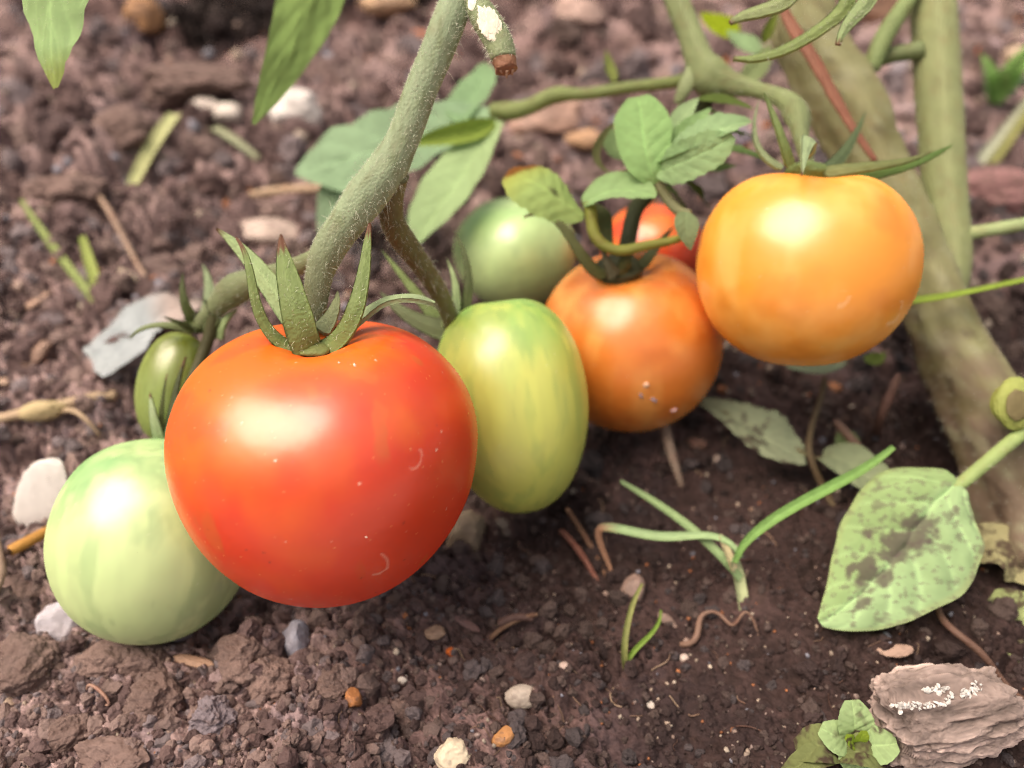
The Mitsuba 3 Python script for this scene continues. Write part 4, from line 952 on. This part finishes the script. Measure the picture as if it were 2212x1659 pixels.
stone("pebble", "pale bean-shaped pebble in front of the tiny sprout", "pebble", 1365, 1280, 22, 34, srgb(170, 145, 135), 239, ang=-0.3, facets=1)
stone("pebble", "shiny white grain left of the flat oval pebble", "pebble", 870, 1467, 10, 8, W, 240, sub=3, facets=0)
stone("pebble", "pinkish crumb in the shadow right of the red tomato", "pebble", 938, 1366, 22, 11, srgb(175, 145, 125), 241, sub=3)
stone("pebble", "pale stone half sunk below the yellow-green tomato", "pebble", 1085, 1140, 30, 16, srgb(120, 108, 100), 242, sub=3)
for i, (u, v, hw, hh, lab) in enumerate(((460, 1556, 46, 40, "grey-violet clod standing alone below the glossy green tomato"), (325, 1445, 50, 40, "flat-topped brown clod under the thin whitish root"), (240, 1430, 60, 42, "crumbly brown clod by the lilac-white shard"),
                                         (145, 1590, 52, 44, "dark split clod near the corner"), (250, 1640, 80, 34, "long flat clod cut by the bottom edge"), (340, 1520, 66, 46, "rough grainy clod next to the curled brown root"),
                                         (530, 1425, 52, 44, "brown clod beneath the red and glossy green tomatoes"), (590, 1470, 44, 52, "smooth brown clod under the bluish white stone"), (62, 1440, 70, 50, "broad pale clod at the picture's edge"),
                                         (140, 440, 84, 56, "big rounded clod in the blurred soil"), (420, 190, 110, 40, "long ridge-like clod near the hanging pointed leaf"), (260, 285, 62, 44, "rounded clod between the corner leaf and the chalk lumps"),
                                         (60, 1270, 66, 30, "brown clod under the white slab"), (720, 1480, 34, 28, "small dark clod by the tan seed-like pebble"), (880, 1545, 40, 26, "dark crumbly clod left of the flat oval pebble"))):
    stone("soil_clod", lab, "soil clod", u, v, hw, hh, srgb(134, 113, 108, 0.78) * (0.8 + 0.3 * ((i * 7) % 5) / 5) if i else srgb(132, 122, 130, 0.75), 300 + i, sub=5, facets=6, rough=0.4, fine=0.14, lift=0.15, bsdf="soil_bsdf", cvar=0.25)
for i, (u, v, hw, hh, ang, lab, c) in enumerate(((75, 660, 50, 12, 0.6, "split pale wood chip by the blurred grass blades", (215, 180, 160)), (80, 770, 40, 30, 0.7, "broad tan chip below the split wood chip", (175, 145, 130)), (15, 830, 44, 14, 0.1, "straw-coloured chip at the picture's edge", (200, 170, 150)),
                                                 (425, 1436, 52, 15, -0.2, "peeled pale bark sliver under the glossy green tomato", (215, 175, 150)), (1005, 1352, 36, 12, -0.45, "flat brown chip right of the pinkish crumb", (130, 100, 98)), (1930, 1412, 40, 18, 0.1, "torn papery flake near the bark", (190, 160, 145)),
                                                 (280, 600, 24, 12, -0.6, "short buff chip above the blue-grey leaf", (205, 185, 165)), (1440, 1345, 26, 14, -0.5, "pale husk on the tip of the tiny sprout", (165, 140, 130)))):
    p = G(u, v, 0.001)
    kk = depth(p) / F
    put("wood_chip", rock(p, np.array([hw, hh * 0.9, hh * 0.5]) * kk, srgb(*c), 400 + i, 4, rot_axis(RIGHT * math.cos(ang) + UP * math.sin(ang), unit(UP * 0.8 - FWD * 0.5)), 0.3, 1.2, 0.12, 5), "stone_bsdf", label=lab, cat="wood chip")

# the piece of bark
p = G(2022, 1562, 0.004)
kk = depth(p) / F
g = np.random.default_rng(5)
v = np.array(ICO[5].vertices)
v = np.sign(v) * np.abs(v) ** 0.62
v[:, 2] += 0.22 * v[:, 0] ** 2 - 0.1
v[:, 1] *= 1 - 0.12 * v[:, 0]
ridge = fbm(np.stack([v[:, 0] * 1.6, v[:, 1] * 5, v[:, 2] * 5], -1) + 3, 4, 61) - 0.5
v = v * (1 + 0.45 * ridge + 0.5 * (fbm(v * 1.5, 3, 62) - 0.5) + 0.2 * (fbm(v * 8, 4, 64) - 0.5))[:, None]
col = np.broadcast_to(srgb(190, 170, 164, 0.85), v.shape) * (0.45 + 1.3 * np.clip(1.8 * ridge + 0.3, 0, 1))[:, None] * (1 - 0.45 * np.clip((v[:, 2:] - 0.35) * 3, 0, 1)) * (1 + 0.8 * (fbm(v * 22, 2, 66)[:, None] - 0.5)) * vary(v, 9, 63, 0.25)
Rb = rot_axis(RIGHT * 0.985 + UP * 0.16, unit(UP * 0.75 - FWD * 0.55))
bark = put("bark_piece", ((v * np.array([138, 92, 82]) * kk) @ Rb.T + p, np.array(ICO[5].faces), col), "soil_bsdf", label="weathered chunk of bark with white mould streaks lying on the soil", cat="bark")
tree = cKDTree((v * np.array([138, 92, 82]) * kk) @ Rb.T + p)
bv = tree.data


def on_bark(u, w):
    ray = unit(P(u, w, 0.16) - CAM)
    t = (bv - CAM) @ ray
    off = np.linalg.norm(bv - CAM - t[:, None] * ray, axis=1)
    near = off < 0.0012
    return (bv[near][np.argmin(t[near])] if near.any() else bv[np.argmin(off)]) + np.array([0, 0, 0.0003])


for i, l in enumerate(([(1945, 1522), (1968, 1524), (1990, 1520)], [(1995, 1522), (2020, 1515), (2045, 1504), (2065, 1497)], [(2005, 1488), (2022, 1480), (2040, 1474)], [(2072, 1494), (2092, 1482), (2110, 1475)])):
    c, t, _ = spline(np.array([on_bark(*x) for x in l]), 16)
    g8 = np.random.default_rng(800 + i)
    bits = [rock(p + g8.normal(0, 0.0003, 3), g8.uniform(2, 6, 3) * [1.2, 1, 0.4] * kk, srgb(235, 232, 230), 810 + k, 2, None, 0.5, 2.0, 0.2, 3) for k, p in enumerate(np.repeat(c, 2, 0))]
    put("mould_streak", join(bits), "stone_bsdf", bark)
